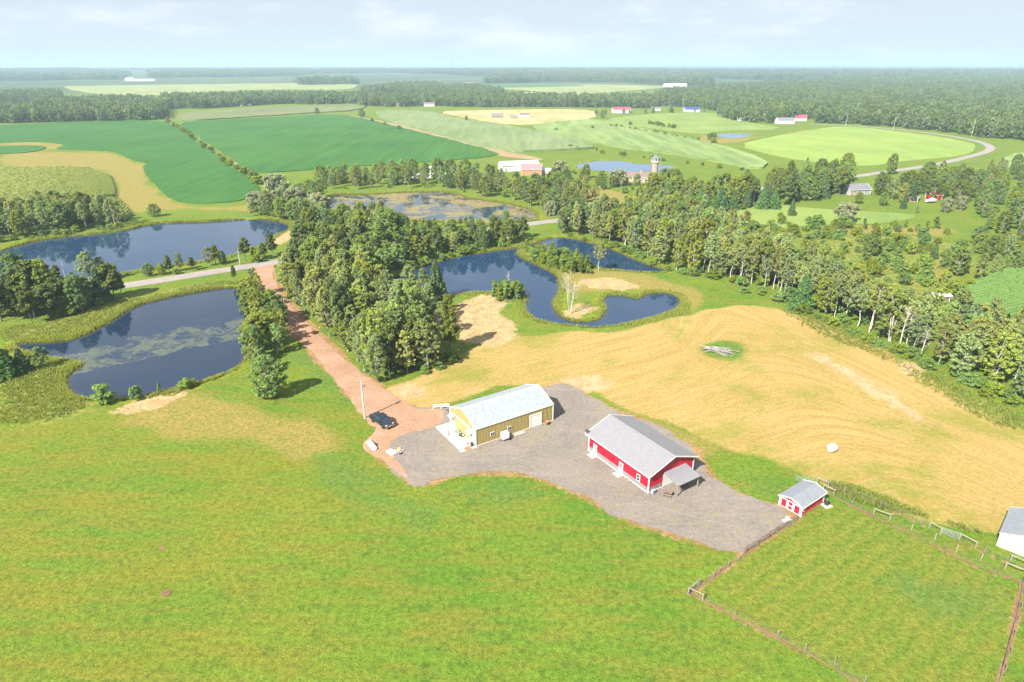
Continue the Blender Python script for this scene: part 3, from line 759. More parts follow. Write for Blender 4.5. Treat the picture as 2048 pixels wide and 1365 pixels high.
# ------------------------------------------------------------------ trees: trunk with limbs, crown of leaf clumps
def leaves(rg, cen, rad, n_per, size, aspect=1.5, up=1.0, out=0.55, droop=0.0):
    """rhombic leaf sprays spread through ellipsoidal clumps"""
    cen = np.asarray(cen); rad = np.asarray(rad); k = len(cen)
    N = k * n_per
    ci = np.repeat(np.arange(k), n_per)
    d = rg.normal(size=(N, 3)); d /= np.linalg.norm(d, axis=1, keepdims=True)
    r = rg.uniform(0.25, 1.0, N) ** 0.55
    off = d * r[:, None] * rad[ci][:, None] * np.array([1.0, 1.0, 0.72])
    p = cen[ci] + off
    nrm = d * out + rg.normal(size=(N, 3)) * 0.42 + np.array([0, 0, up])
    nrm /= np.linalg.norm(nrm, axis=1, keepdims=True)
    t = rg.normal(size=(N, 3)); t[:, 2] -= droop
    t -= nrm * (t * nrm).sum(1, keepdims=True); t /= np.linalg.norm(t, axis=1, keepdims=True)
    b = np.cross(nrm, t)
    s = size * rg.uniform(0.6, 1.35, N)[:, None]
    bend = nrm * s * 0.18
    v = np.stack([p - t * s * aspect * 0.5, p + b * s * 0.42 + bend, p + t * s * aspect * 0.5, p - b * s * 0.42 + bend], 1).reshape(-1, 3)
    f = np.arange(N * 4).reshape(N, 4)
    return v, f
def limb(mb, a, b, r0, r1, rg, n=5, sag=0.0):
    a, b = np.array(a, float), np.array(b, float)
    m = (a + b) / 2 + rg.normal(size=3) * 0.06 * np.linalg.norm(b - a); m[2] += sag
    pts = [a, a * .5 + m * .5, m, m * .5 + b * .5, b]
    mb.tube(pts, np.linspace(r0, r1, 5), n, cap=False)
PROTO = {}
def make_deciduous(key, seed, H, R, base, nclump, cr, nleaf, size, shape='oval', trunk_r=0.14, stems=1, leaf_kw={}, mats=('bark_grey', 'leaf_aspen')):
    rg = np.random.default_rng(seed); mb = MB(); cen, rad = [], []
    lean = rg.normal(size=2) * 0.03 * H
    for s in range(stems):
        off = rg.normal(size=2) * (0.0 if stems == 1 else 0.09 * H * 0.35)
        top = np.array([off[0] * 3 + lean[0], off[1] * 3 + lean[1], H * 0.93])
        pts = [np.array([off[0] * .4, off[1] * .4, -0.3])] + [np.array([*(off * (0.4 + 2.6 * q) + lean * q), H * 0.93 * q]) + np.r_[rg.normal(size=2) * 0.012 * H, 0] for q in (0.2, 0.4, 0.6, 0.8)] + [top]
        mb.tube(pts, [trunk_r * 1.25, trunk_r, trunk_r * .82, trunk_r * .6, trunk_r * .35, trunk_r * .1], 7, cap=False)
        for _ in range(nclump // stems):
            q = base + (1 - base) * rg.uniform(0.0, 1.0) ** 0.9
            u = (q - base) / (1 - base)
            if shape == 'oval': rr = R * (math.sin(math.pi * min(1, u * 0.82 + 0.16)) ** 0.65)
            elif shape == 'round': rr = R * math.sqrt(max(0.05, 1 - (2 * u - 0.9) ** 2 / 1.22))
            elif shape == 'high': rr = R * (0.35 + 0.65 * math.sin(math.pi * min(1, u * 0.75 + 0.25)))
            else: rr = R * (1 - u) ** 0.75 + 0.15 * R
            a = rg.uniform(0, 6.283)
            lobes = 1 + 0.28 * math.sin(2 * a + seed) + 0.2 * math.sin(3 * a + 2.1 * seed + 4 * u)
            w = rr * lobes * rg.uniform(0.35, 1.0) ** 0.5
            ax = np.interp(q, [p[2] / H for p in pts], range(len(pts)))
            i = int(min(ax, len(pts) - 2)); core = pts[i] * (1 - (ax - i)) + pts[i + 1] * (ax - i)
            c = np.array([core[0] + w * math.cos(a), core[1] + w * math.sin(a), q * H])
            cen.append(c); rad.append(cr * rg.uniform(0.6, 1.25))
            if rg.random() < 0.6:
                st = core * 1.0; st[2] = max(base * H * 0.7, q * H - w * 0.8)
                limb(mb, [core[0], core[1], st[2]], c, trunk_r * 0.32, 0.02, rg)
    v, f = leaves(rg, cen, rad, nleaf, size, **leaf_kw)
    PROTO[key] = (mb.mesh(key + '_trunk', smooth=True), np_mesh(key + '_crown', v, f), H, mats)
def make_pine(key, seed, H, R, base, mats=('bark_brown', 'needle_dark'), nl=70, size=0.34):
    rg = np.random.default_rng(seed); mb = MB(); cen, rad = [], []
    pts = [np.array([0, 0, -0.3])] + [np.array([*(rg.normal(size=2) * 0.01 * H), H * q]) for q in (0.25, 0.5, 0.75)] + [np.array([0, 0, H * 0.97])]
    mb.tube(pts, [0.19, 0.15, 0.11, 0.07, 0.02], 7, cap=False)
    z = base * H
    while z < H * 0.98:
        u = (z - base * H) / (H * (1 - base)); n = rg.integers(3, 6); a0 = rg.uniform(0, 6.28)
        for k in range(n):
            a = a0 + 6.283 * k / n + rg.normal() * 0.3
            ln = R * (1 - u) ** 0.6 * rg.uniform(0.55, 1.1) + 0.25
            e = np.array([ln * math.cos(a), ln * math.sin(a), z + ln * rg.uniform(0.0, 0.3)])
            limb(mb, [0, 0, z], e, 0.04, 0.015, rg, 4)
            for t in (0.45, 0.75, 1.0):
                if ln * t > 0.3: cen.append(np.array([e[0] * t, e[1] * t, z + (e[2] - z) * t + 0.1])); rad.append(0.32 + 0.24 * ln * rg.uniform(0.6, 1.1))
        z += H * rg.uniform(0.055, 0.085)
    v, f = leaves(rg, cen, rad, nl, size, aspect=2.6, up=0.5, out=0.3)
    PROTO[key] = (mb.mesh(key + '_trunk', smooth=True), np_mesh(key + '_crown', v, f), H, mats)
def make_spruce(key, seed, H, R, base=0.04, mats=('bark_brown', 'needle_blue'), nl=34, lev=22):
    rg = np.random.default_rng(seed); mb = MB(); cen, rad = [], []
    mb.tube([(0, 0, -0.3), (0, 0, H * 0.5), (0, 0, H)], [0.2, 0.11, 0.02], 7, cap=False)
    for i in range(lev):
        u = i / (lev - 1); z = H * (base + (0.97 - base) * u); n = int(5 + 7 * (1 - u)); a0 = rg.uniform(0, 6.28)
        for k in range(n):
            a = a0 + 6.283 * k / n + rg.normal() * 0.15
            ln = (R * (1 - u) ** 0.85 + 0.15) * rg.uniform(0.75, 1.12)
            for t in (0.35, 0.65, 0.95):
                cen.append(np.array([ln * t * math.cos(a), ln * t * math.sin(a), z - 0.22 * ln * t])); rad.append(0.2 + 0.16 * ln * (1.1 - 0.4 * t))
        if i % 3 == 0: limb(mb, [0, 0, z], [ln * .8 * math.cos(a), ln * .8 * math.sin(a), z - .1 * ln], 0.04, 0.015, rg, 4)
    v, f = leaves(rg, cen, rad, nl, 0.27, aspect=2.4, up=0.4, out=0.5, droop=0.5)
    PROTO[key] = (mb.mesh(key + '_trunk', smooth=True), np_mesh(key + '_crown', v, f), H, mats)
def make_bare(key, seed, H, R, stems=1, mats=('bark_white', None)):
    rg = np.random.default_rng(seed); mb = MB(); tw = MB()
    for s in range(stems):
        a = 6.283 * s / max(1, stems) + rg.normal() * 0.4; sp = 0.0 if stems == 1 else R * 0.5
        top = np.array([sp * math.cos(a), sp * math.sin(a), H * rg.uniform(0.75, 1.0)])
        b0 = np.array([0.12 * math.cos(a), 0.12 * math.sin(a), -0.3]) * (stems > 1) + np.array([0, 0, -0.3]) * (stems == 1)
        pts = [b0 + (top - b0) * q + np.r_[rg.normal(size=2) * 0.014 * H, 0] * (0 < q < 1) for q in (0, .25, .5, .75, 1)]
        mb.tube(pts, [q_ * (1 if stems == 1 else 0.55) for q_ in (0.17, 0.14, 0.11, 0.07, 0.025)], 7, cap=False)
        for _ in range(22 // (1 if stems == 1 else 3)):
            q = rg.uniform(0.4, 0.97); i = int(q * 4); c = pts[i] * (1 - (q * 4 - i)) + pts[min(4, i + 1)] * (q * 4 - i)
            an = rg.uniform(0, 6.28); ln = R * rg.uniform(0.35, 1.0) * (1.15 - q * 0.6)
            e = c + np.array([ln * math.cos(an), ln * math.sin(an), ln * rg.uniform(0.4, 1.1)])
            limb(tw, c, e, 0.045, 0.012, rg, 4)
            for _ in range(3):
                e2 = e + rg.normal(size=3) * 0.35 * ln; limb(tw, c * .4 + e * .6, e2, 0.02, 0.008, rg, 3)
    PROTO[key] = (mb.mesh(key + '_trunk', smooth=True), tw.mesh(key + '_branches', smooth=True), H, mats)

M['bark_grey'] = simple('bark_grey', (0.28, 0.26, 0.22), 0.9, var=0.3, scale=2.0, dirt=(0.10, 0.09, 0.07))
M['bark_white'] = simple('bark_white', (0.42, 0.39, 0.33), 0.85, var=0.2, scale=2.0, dirt=(0.22, 0.19, 0.15))
M['bark_brown'] = simple('bark_brown', (0.14, 0.105, 0.075), 0.95, var=0.3, scale=3.0)
M['leaf_aspen'] = foliage('leaf_aspen', (0.29, 0.35, 0.105), (0.168, 0.203, 0.061), 0.3, 0.034, 0.5)
M['leaf_birch'] = foliage('leaf_birch', (0.27, 0.35, 0.065), (0.149, 0.193, 0.036), 0.3, 0.034, 0.5)
M['leaf_maple'] = foliage('leaf_maple', (0.215, 0.3, 0.055), (0.118, 0.165, 0.03), 0.28, 0.034, 0.5)
M['leaf_willow'] = foliage('leaf_willow', (0.34, 0.37, 0.2), (0.197, 0.215, 0.116), 0.28, 0.016, 0.25)
M['leaf_bush'] = foliage('leaf_bush', (0.215, 0.31, 0.045), (0.112, 0.161, 0.023), 0.28, 0.03, 0.4)
M['leaf_big'] = foliage('leaf_big', (0.230, 0.300, 0.100), (0.090, 0.140, 0.040), 0.42, 0.0, 0.0)
M['needle_dark'] = foliage('needle_dark', (0.16, 0.205, 0.04), (0.077, 0.098, 0.019), 0.15, 0.018, 0.3)
M['needle_blue'] = foliage('needle_blue', (0.125, 0.2, 0.065), (0.06, 0.096, 0.031), 0.15, 0.015, 0.3)
M['needle_fresh'] = foliage('needle_fresh', (0.13, 0.26, 0.065), (0.06, 0.12, 0.03), 0.18, 0.015, 0.25)

for i in range(4):
    make_deciduous(f'aspen{i}', 10 + i, 12, 2.55, 0.20, 115, 0.56, 46, 0.29, 'oval', 0.13)
for i in range(3):
    make_deciduous(f'tallaspen{i}', 20 + i, 13, 2.5, 0.46, 75, 0.58, 50, 0.30, 'high', 0.15, mats=('bark_white', 'leaf_aspen'))
for i in range(3):
    make_deciduous(f'birch{i}', 30 + i, 11, 2.5, 0.14, 114, 0.54, 50, 0.29, 'oval', 0.10, stems=3, mats=('bark_white', 'leaf_birch'))
for i in range(3):
    make_deciduous(f'maple{i}', 40 + i, 11, 3.7, 0.10, 165, 0.70, 54, 0.33, 'round', 0.22, mats=('bark_grey', 'leaf_maple'))
make_deciduous('willow0', 50, 9, 5.2, 0.06, 95, 1.2, 84, 0.42, 'round', 0.3, stems=2, leaf_kw=dict(droop=1.2, aspect=2.2), mats=('bark_grey', 'leaf_willow'))
make_deciduous('bigleaf0', 51, 14, 6.4, 0.10, 130, 1.5, 84, 0.50, 'round', 0.35, leaf_kw=dict(droop=0.8), mats=('bark_grey', 'leaf_big'))
for i in range(3):
    make_deciduous(f'bush{i}', 60 + i, 3, 1.6, 0.05, 30, 0.62, 60, 0.28, 'round', 0.05, stems=3, mats=('bark_brown', 'leaf_bush'))
for i in range(3):
    make_deciduous(f'sapling{i}', 70 + i, 5, 1.3, 0.05, 40, 0.5, 60, 0.27, 'cone', 0.06, mats=('bark_grey', 'leaf_bush'))
for i in range(4): make_pine(f'pine{i}', 80 + i, 12, 2.7, 0.25 + 0.06 * i)
for i in range(2): make_spruce(f'spruce{i}', 90 + i, 11, 2.6)
make_spruce('fir0', 95, 9, 3.0, mats=('bark_brown', 'needle_fresh'))
make_bare('bare0', 100, 11, 2.2); make_bare('bare1', 101, 9, 2.0); make_bare('bare2', 102, 11, 3.4, stems=7)

KIND = {'aspen': ('aspen_tree', 'tree', 4), 'tallaspen': ('tall_aspen_tree', 'tree', 3), 'birch': ('birch_tree', 'tree', 3), 'maple': ('maple_tree', 'tree', 3),
        'willow': ('willow_tree', 'tree', 1), 'bigleaf': ('broadleaf_tree', 'tree', 1), 'bush': ('bush', 'bush', 3), 'sapling': ('young_tree', 'tree', 3), 'shrub': ('shrub', 'shrub', 3),
        'pine': ('pine_tree', 'tree', 4), 'spruce': ('spruce_tree', 'tree', 2), 'fir': ('fir_tree', 'tree', 1), 'bare': ('dead_tree', 'tree', 3)}
COUNT = {}
def plant(kind, x, y, h, label, group=None, variant=None, wid=1.0):
    nm, cat, nv = KIND[kind]
    key = f'{"bush" if kind == "shrub" else kind}{variant if variant is not None else int(RNG.integers(nv))}'
    tm, cmesh, H, mats = PROTO[key]
    s = h / H
    e = empty(nm, (x, y, ground_z(x, y) - 0.02), float(RNG.uniform(0, 6.283)), label, cat, group)
    e.scale = (s * wid, s * wid, s)
    e.rotation_euler[0] = float(RNG.normal() * 0.03); e.rotation_euler[1] = float(RNG.normal() * 0.03)
    link('trunk', tm, M[mats[0]], e)
    if kind == 'bare': link('branches', cmesh, M[mats[0]], e)
    else: link('crown', cmesh, M[mats[1]], e)
    COUNT[nm] = COUNT.get(nm, 0) + 1
    return e
PLANTED = []
NAMES = {'shrub': 'spreading shrub', 'aspen': 'leafy aspen', 'tallaspen': 'tall bare-stemmed aspen', 'birch': 'many-stemmed birch', 'maple': 'round broadleaf tree', 'bush': 'low leafy bush', 'sapling': 'young bushy tree',
         'pine': 'dark pine', 'spruce': 'dark conical spruce', 'fir': 'fresh green fir', 'willow': 'silvery willow', 'bare': 'dead bare tree', 'bigleaf': 'huge spreading tree'}
def grove(poly_px, mix, spacing, hr, where, group, seed, n_max=400, water=1.0, inset=0.0):
    poly = WP(poly_px); rg = np.random.default_rng(seed); lo, hi = poly.min(0), poly.max(0)
    kinds = list(mix); pr = np.array([mix[k] for k in kinds], float); pr /= pr.sum()
    got = 0
    pts = []
    area = (hi - lo).prod()
    nc = int(min(6000, area / spacing**2 * 12))
    cand = np.c_[rg.uniform(lo[0], hi[0], nc), rg.uniform(lo[1], hi[1], nc)]
    ok = sdf(cand[:, 0], cand[:, 1], poly) < -inset
    cand = cand[ok]; cx, cy_ = cand[:, 0], cand[:, 1]
    ok = (line_dist(cx, cy_, ROAD_W) > 4.6) & (line_dist(cx, cy_, DRIVE_W) > 4.2) & (sdf(cx, cy_, YARD_W) > 1.5)
    for p_ in PW.values(): ok &= sdf_box(cx, cy_, p_, 6) > water
    for x, y in cand[ok]:
        if pts and (np.square(np.array(pts) - (x, y)).sum(1) < spacing**2).any(): continue
        if PLANTED and (np.square(np.array(PLANTED) - (x, y)).sum(1) < (spacing * 0.6)**2).any(): continue
        k = kinds[rg.choice(len(kinds), p=pr)]
        h = rg.uniform(*hr)
        if k in ('bush', 'shrub'): h = rg.uniform(1.6, 4.4)
        if k == 'sapling': h = rg.uniform(3.0, 5.5)
        plant(k, x, y, h, f'{NAMES[k]} {where}', f'{NAMES[k]} group {group}', wid=float(rg.uniform(0.82, 1.12)) * min(1.0, 12.5 / h if h > 12.5 else 1.0))
        pts.append((x, y)); got += 1
        if got >= n_max: break
    PLANTED.extend(pts)
def single(kind, px, py, h, label, variant=None, wid=1.0, group=None):
    x, y = W(px, py); PLANTED.append((x, y))
    return plant(kind, x, y, h, label, group, variant, wid)

# single trees that can be told apart
single('maple', 540, 797, 9.8, 'grey green broadleaf tree at the end of the pond bank, shadow on the lawn', 0, 0.95)
single('bigleaf', 778, 512, 17, 'huge spreading broadleaf tree on the road between the ponds', wid=1.05)
single('spruce', 874, 598, 13.0, 'dark tall evergreen at the corner of the heart pond', 0, 1.1)
single('tallaspen', 1196, 542, 10.5, 'lone pale aspen on the pond peninsula', 0, 0.9)
single('bare', 1140, 628, 12.5, 'cluster of bare white dead stems on the sandy point', 2, 0.8)
single('bare', 1792, 704, 13.5, 'bare white dead tree at the edge of the cut hay', 0, 0.95)
single('bare', 1838, 716, 8.5, 'smaller leaning dead tree next to the bare white one', 1)
single('bare', 1017, 583, 7.5, 'dead grey stem among the small trees on the pond point', 1, 0.7)
single('bare', 877, 682, 9.5, 'dead pale tree at the edge of the driveway grove', 1, 0.8)
single('bare', 897, 690, 8.0, 'thin dead birch beside the sandy bank', 0, 0.55)
single('bare', 132, 562, 9.5, 'dead tree standing between the pond and the road', 0, 0.5)
single('maple', 308, 433, 6.0, 'round green bush tree on its own by the far pond', 1, 1.25)
single('willow', 1688, 445, 8.5, 'pale silvery willow spreading on the mown yard', wid=1.0)
single('willow', 552, 388, 10.5, 'large round pale green willow at the field corner', wid=1.0)
single('willow', 1100, 432, 7.0, 'silvery bush tree beside the road', wid=0.55)
single('maple', 1737, 512, 8.0, 'dense round tree alone in the scrub', 2, 0.95)
single('spruce', 1866, 518, 6.5, 'bluish tree beside the mown path in the scrub', 1, 1.0)
single('maple', 1578, 480, 5.0, 'small upright tree at the top of the scrub', 1, 0.8)
single('bush', 210, 806, 4.2, 'leafy willow shrub at the water edge below the pond', 0, 0.8)
single('bush', 272, 797, 2.8, 'small leafy shrub at the water edge beside the bare sand', 1, 0.8)
single('sapling', 320, 786, 2.4, 'slim young tree on the near pond shore', 0, 0.7)
single('bush', 372, 775, 2.2, 'grey green shrub on the near pond shore', 2, 1.2)
single('maple', 635, 228, 9.0, 'lone round tree on the edge between soybean and olive field', 0)
single('maple', 723, 236, 12.0, 'lone leafy tree at the corner of the soybean field', 1)
single('maple', 1205, 237, 11.0, 'dark tree left of the maroon roofed barn', 2, 0.9)
single('maple', 933, 243, 7.0, 'small round tree in the straw field', 1, 0.8)
single('bare', 400, 285, 7.0, 'bare brown tree in the hedge line between soybean fields', 0, 1.3)
single('fir', 1600, 620, 10.5, 'fresh green fir in the hedgerow beside the hay', 0, 1.0)
single('maple', 1780, 350, 13, 'tall dark tree on its own at the road bend', 0, 0.75)

for px, py, h, k, lb, w in [(44,607,15.5,'maple','tall broad tree between the road and weedy pond, left of two others',0.75),(74,610,14,'pine','tall pine next to the tall broad tree at the road',1.2),(97,607,13.5,'maple','dark round tree on the road end of the weedy pond',0.75),
        (4,642,13,'pine','dark pine leaning over the end of the road verge',1.2),(150,612,9.5,'pine','pine standing over the weedy pond bank',1.2),(178,610,9,'pine','short pine on the weedy pond bank',1.1),(205,602,10.5,'spruce','pointed evergreen on the weedy pond bank',1.1),(228,598,11.5,'pine','tall pine at the open stretch of road',1.15),
        (14,752,7.0,'fir','dark spreading evergreen in the marsh at the weedy pond',1.5),(48,742,6.0,'spruce','dark low evergreen in the marsh at the weedy pond',1.4),(84,735,5.5,'birch','round leafy tree in the marsh at the weedy pond',1.3),(-12,735,8,'pine','dark pine in the marsh beyond the weedy pond',1.4)]:
    single(k, px, py, h, lb, wid=w)

# named stands
grove([(575,604),(602,644),(652,696),(702,738),(748,766),(800,759),(850,747),(890,730),(902,700),(888,655),(866,618),(800,616),(740,612),(700,594),(640,590),(590,590)], {'aspen': 6, 'birch': 2.2, 'pine': 1.2, 'bush': 0.7}, 3.5, (8.5, 16), 'in the grove along the red dirt driveway', 'in the driveway grove', 1)
grove([(568,588),(600,552),(660,530),(735,522),(740,560),(720,600),(640,598),(585,604)], {'aspen': 3, 'pine': 4, 'maple': 1}, 4.0, (10, 14.5), 'in the woods at the driveway entrance', 'at the driveway entrance', 2)
grove([(740,520),(830,499),(900,490),(960,480),(1045,470),(1060,486),(1010,492),(950,500),(890,512),(800,537),(742,562)], {'pine': 3, 'maple': 2, 'aspen': 1, 'sapling': 2}, 4.0, (6, 10), 'between the road and the heart pond', 'between road and heart pond', 3)
grove([(600,508),(598,478),(640,455),(700,448),(765,453),(770,486),(700,497),(640,506)], {'pine': 4, 'maple': 2, 'aspen': 2}, 4.4, (8, 12), 'between the road and the algae pond', 'between road and algae pond', 4)
grove([(770,456),(860,452),(960,453),(1060,445),(1000,453),(900,467),(820,479),(770,486)], {'pine': 2, 'maple': 2, 'sapling': 3, 'shrub': 2}, 4.0, (4, 6.5), 'on the low verge below the algae pond', 'on the algae pond verge', 41)
grove([(495,432),(520,412),(560,396),(620,388),(640,392),(650,430),(630,455),(598,458),(590,440),(540,436)], {'maple': 3, 'aspen': 3, 'bush': 2, 'willow': 0.5}, 5.0, (6, 11), 'on the bank between the far pond and the algae pond', 'on the bank between the upper ponds', 5)
grove([(640,376),(700,380),(760,378),(830,377),(880,373),(930,386),(990,398),(1045,406),(1082,424),(1095,436),(1130,430),(1185,412),(1195,398),(1140,388),(1070,380),(1000,366),(930,352),(840,352),(700,356),(645,364)], {'aspen': 4, 'maple': 3, 'birch': 1, 'bush': 1.4}, 6.6, (8, 12.5), 'on the far shore of the algae pond', 'behind the algae pond', 6)
grove([(-30,486),(0,480),(60,472),(140,463),(200,459),(238,455),(246,440),(190,432),(90,434),(0,442),(-30,445)], {'aspen': 5, 'maple': 2, 'tallaspen': 1.5, 'bush': 0.6}, 4.8, (9.5, 13), 'in the dark grove behind the long pond', 'in the grove behind the long pond', 7)
grove([(-10,645),(0,622),(40,612),(100,606),(150,606),(230,590),(246,594),(232,606),(180,622),(120,632),(60,648)], {'pine': 5, 'maple': 1, 'bush': 2.5}, 3.6, (7.5, 11), 'between the road and the weedy pond', 'between road and weedy pond', 8)
grove([(-20,596),(40,588),(120,576),(200,563),(262,552),(252,548),(150,566),(60,580),(-20,590)], {'aspen': 2, 'pine': 3, 'sapling': 2}, 4.0, (7, 11), 'on the strip between the road and the long pond', 'between road and long pond', 9)
for i, (px, py, k, h) in enumerate([(298,552,'maple',4.6),(322,549,'maple',4.0),(340,545,'pine',6.0),(362,541,'aspen',6.5),(385,541,'pine',5.0),(352,548,'bush',2),(418,532,'aspen',7.0),(432,529,'pine',7.2),(446,528,'maple',5.0),(492,522,'pine',9.0),(508,522,'sapling',5.5),(528,519,'pine',6.5),(545,512,'pine',8.5),(515,524,'bush',3)]):
    single(k, px, py, h, f'{NAMES[k]} beside the paved road at the long pond', group=f'{NAMES[k]} group by the road at the long pond')
grove([(505,588),(528,600),(552,640),(566,668),(560,700),(545,730),(522,748),(500,742),(508,700),(510,650),(506,620)], {'birch': 3, 'maple': 2.5, 'bush': 1, 'aspen': 1}, 3.6, (6.5, 9.5), 'on the bank between the driveway and the weedy pond', 'on the bank beside the driveway', 10, water=0.4)
single('maple', 500, 632, 8.0, 'bright green broadleaf leaning over the weedy pond', 1, 0.9)
single('birch', 515, 700, 8.8, 'grey green birch clump beside the weedy pond', 1, 1.0)
single('pine', 470, 565, 6.0, 'small crooked pine by the driveway corner', 2, 0.6)
single('maple', 492, 600, 6.0, 'low round tree at the corner of the weedy pond', 0, 0.9)
grove([(1100,466),(1140,458),(1200,447),(1290,432),(1370,436),(1425,470),(1480,500),(1540,530),(1600,568),(1590,592),(1500,566),(1420,552),(1350,540),(1300,524),(1240,494),(1190,480),(1130,470)], {'aspen': 4, 'birch': 3.4, 'maple': 1.6, 'tallaspen': 2.0, 'bush': 1.6}, 4.4, (10, 15.5), 'in the dense woods on the heart pond shore', 'in the heart pond woods', 11)
grove([(1045,502),(1100,510),(1150,524),(1190,540),(1170,550),(1125,545),(1090,532),(1060,516)], {'sapling': 5, 'pine': 1, 'bush': 3}, 2.2, (3.5, 6), 'on the peninsula in the heart pond', 'on the heart pond peninsula', 12, water=0.2)
grove([(983,590),(1020,583),(1045,592),(1035,603),(1000,602)], {'sapling': 4, 'fir': 1}, 1.6, (4, 5.5), 'on the small point by the sandy bank', 'on the small pond point', 13, water=0.0)
grove([(1400,547),(1431,553),(1480,563),(1530,579),(1600,613),(1650,633),(1710,656),(1770,691),(1800,713),(1818,690),(1780,640),(1715,606),(1650,578),(1600,556),(1530,530),(1480,522),(1420,518)], {'tallaspen': 6, 'birch': 1.5, 'sapling': 3, 'bush': 5}, 2.7, (9.5, 14.5), 'in the hedgerow along the cut hay', 'in the hay field hedgerow', 14)
grove([(1800,690),(1850,722),(1920,758),(2000,785),(2100,820),(2120,720),(2000,672),(1900,648),(1830,655)], {'aspen': 7, 'birch': 2, 'tallaspen': 1.2, 'bush': 1}, 4.2, (8.5, 12.5), 'in the thicket at the corn rows', 'in the corn side thicket', 15)
grove([(1470,476),(1560,448),(1720,448),(1880,458),(1935,498),(1890,545),(1850,578),(1760,600),(1640,565),(1540,528)], {'shrub': 9, 'sapling': 1.2, 'maple': 0.5}, 3.6, (3, 5.5), 'in the yellow green scrub', 'in the scrub meadow', 16, n_max=135)
grove([(1960,430),(2050,410),(2160,420),(2160,545),(2060,535),(1990,556),(1930,586),(1870,610),(1900,560),(1950,520)], {'maple': 5, 'aspen': 2, 'bush': 2, 'sapling': 1}, 6.8, (6, 10), 'in the wood at the right of the scrub, by the corn', 'at the scrub edge wood', 17)
grove([(1285,402),(1330,385),(1390,392),(1470,395),(1500,392),(1495,408),(1440,420),(1380,416),(1330,412)], {'maple': 6, 'aspen': 1}, 6.5, (9, 14), 'behind the brick tower house', 'at the tower house', 18)
grove([(1375,412),(1440,418),(1480,402),(1500,415),(1430,430),(1385,425)], {'fir': 4, 'spruce': 3}, 6.0, (8, 12), 'in the evergreen row at the mown yard', 'in the evergreen row', 19)
grove([(1500,400),(1560,372),(1640,355),(1690,362),(1700,385),(1660,400),(1600,405),(1560,415),(1510,418)], {'maple': 3, 'pine': 4, 'spruce': 3, 'aspen': 1}, 7.0, (10, 17), 'in the tall mixed stand by the grey house', 'at the grey house', 20)
grove([(1745,385),(1800,372),(1880,360),(1960,372),(1990,400),(1960,425),(1900,405),(1840,402),(1790,412)], {'maple': 7, 'aspen': 1.5, 'bush': 1}, 8.6, (8, 13), 'around the red roofed boat shed', 'around the boat shed', 21)
grove([(1960,345),(2060,342),(2150,350),(2150,405),(2040,405),(1980,412)], {'maple': 5, 'aspen': 3}, 8.6, (7, 11), 'right of the boat shed below the road bend', 'below the road bend', 22)
grove([(1085,350),(1130,345),(1200,352),(1250,360),(1290,378),(1250,395),(1190,380),(1120,368)], {'maple': 5, 'bush': 3, 'willow': 0.5}, 8.5, (5, 9), 'scattered around the red roofed farmstead', 'around the red roofed farmstead', 23)
for i, (px, py, h, k) in enumerate([(1582,432,8.0,'spruce'),(1548,418,9.5,'fir'),(1523,418,10.5,'fir'),(1505,402,9,'spruce'),(1560,437,2.4,'bush'),(1484,420,2.6,'bush'),(1715,408,6,'maple'),(1763,412,6.5,'maple'),(1805,418,7.0,'spruce'),(1832,428,4.0,'aspen'),(1890,425,6.5,'willow'),(1920,420,6.5,'willow')]):
    single(k, px, py, h, f'{NAMES[k]} standing alone on the mown yard', group=f'{NAMES[k]} group alone on the mown yard', wid=0.7 if k == 'willow' else 1)
rgx = np.random.default_rng(33)
def bush_line(a, b, n, hr, label, group, jit=1.5, k='bush'):
    (x0, y0), (x1, y1) = W(*a), W(*b)
    for t in np.linspace(0, 1, n):
        plant(k, x0 + (x1 - x0) * t + rgx.normal() * jit, y0 + (y1 - y0) * t + rgx.normal() * jit, rgx.uniform(*hr), label, group, wid=rgx.uniform(0.9, 1.4))
bush_line((335,243),(520,368), 26, (1.8, 5.0), 'bush in the hedge line between the two soybean fields', 'bushes in the soybean hedge line')
bush_line((1232,255),(1395,283), 16, (2.0, 4.0), 'bush on the line between striped corn and meadow', 'bushes along the striped corn')
bush_line((1297,249),(1348,257), 9, (2.5, 4.5), 'bush in the short hedge within the far meadow', 'bushes in the meadow hedge')
bush_line((1415,280),(1432,291), 3, (4, 6), 'bush at the small meadow pond', 'bushes at the meadow pond')
bush_line((1140,296),(1500,345), 14, (1.5, 3.2), 'bush on the near edge of the striped corn', 'bushes before the striped corn', 3)
bush_line((745,243),(790,258), 3, (3, 5), 'bush beside the sandy track', 'bushes beside the sandy track')
bush_line((1130,262),(1255,250), 4, (2, 4), 'bush below the straw field', 'bushes below the straw field', 6)
bush_line((1195,230),(1400,224), 10, (4, 8), 'small round tree along the row of roadside houses', 'small trees by the roadside houses', 8, 'maple')

# undergrowth along the feet of the groves
def undergrowth(pts_px, n, where, seed, hr=(1.2, 2.8), jit=1.6):
    p = resample(chaikin(WP(pts_px), 1, False), 0.5, False); rg = np.random.default_rng(seed)
    for _ in range(n):
        x, y = p[rg.integers(len(p))] + rg.normal(size=2) * jit
        if line_dist(np.array([x]), np.array([y]), DRIVE_W)[0] < 3.6 or line_dist(np.array([x]), np.array([y]), ROAD_W)[0] < 4.2: continue
        if min(float(sdf_box(np.array([x]), np.array([y]), q, 4)[0]) for q in PW.values()) < 0.1: continue
        plant('shrub', float(x), float(y), float(rg.uniform(*hr)), f'low shrub in the undergrowth {where}', f'undergrowth shrubs {where}', wid=float(rg.uniform(0.9, 1.5)))
undergrowth([(1110,473),(1190,484),(1240,497),(1300,526),(1350,545),(1420,553)], 26, 'on the heart pond shore', 51)
undergrowth([(1420,556),(1500,578),(1600,622),(1700,662),(1790,712)], 26, 'below the hedgerow aspens', 52)
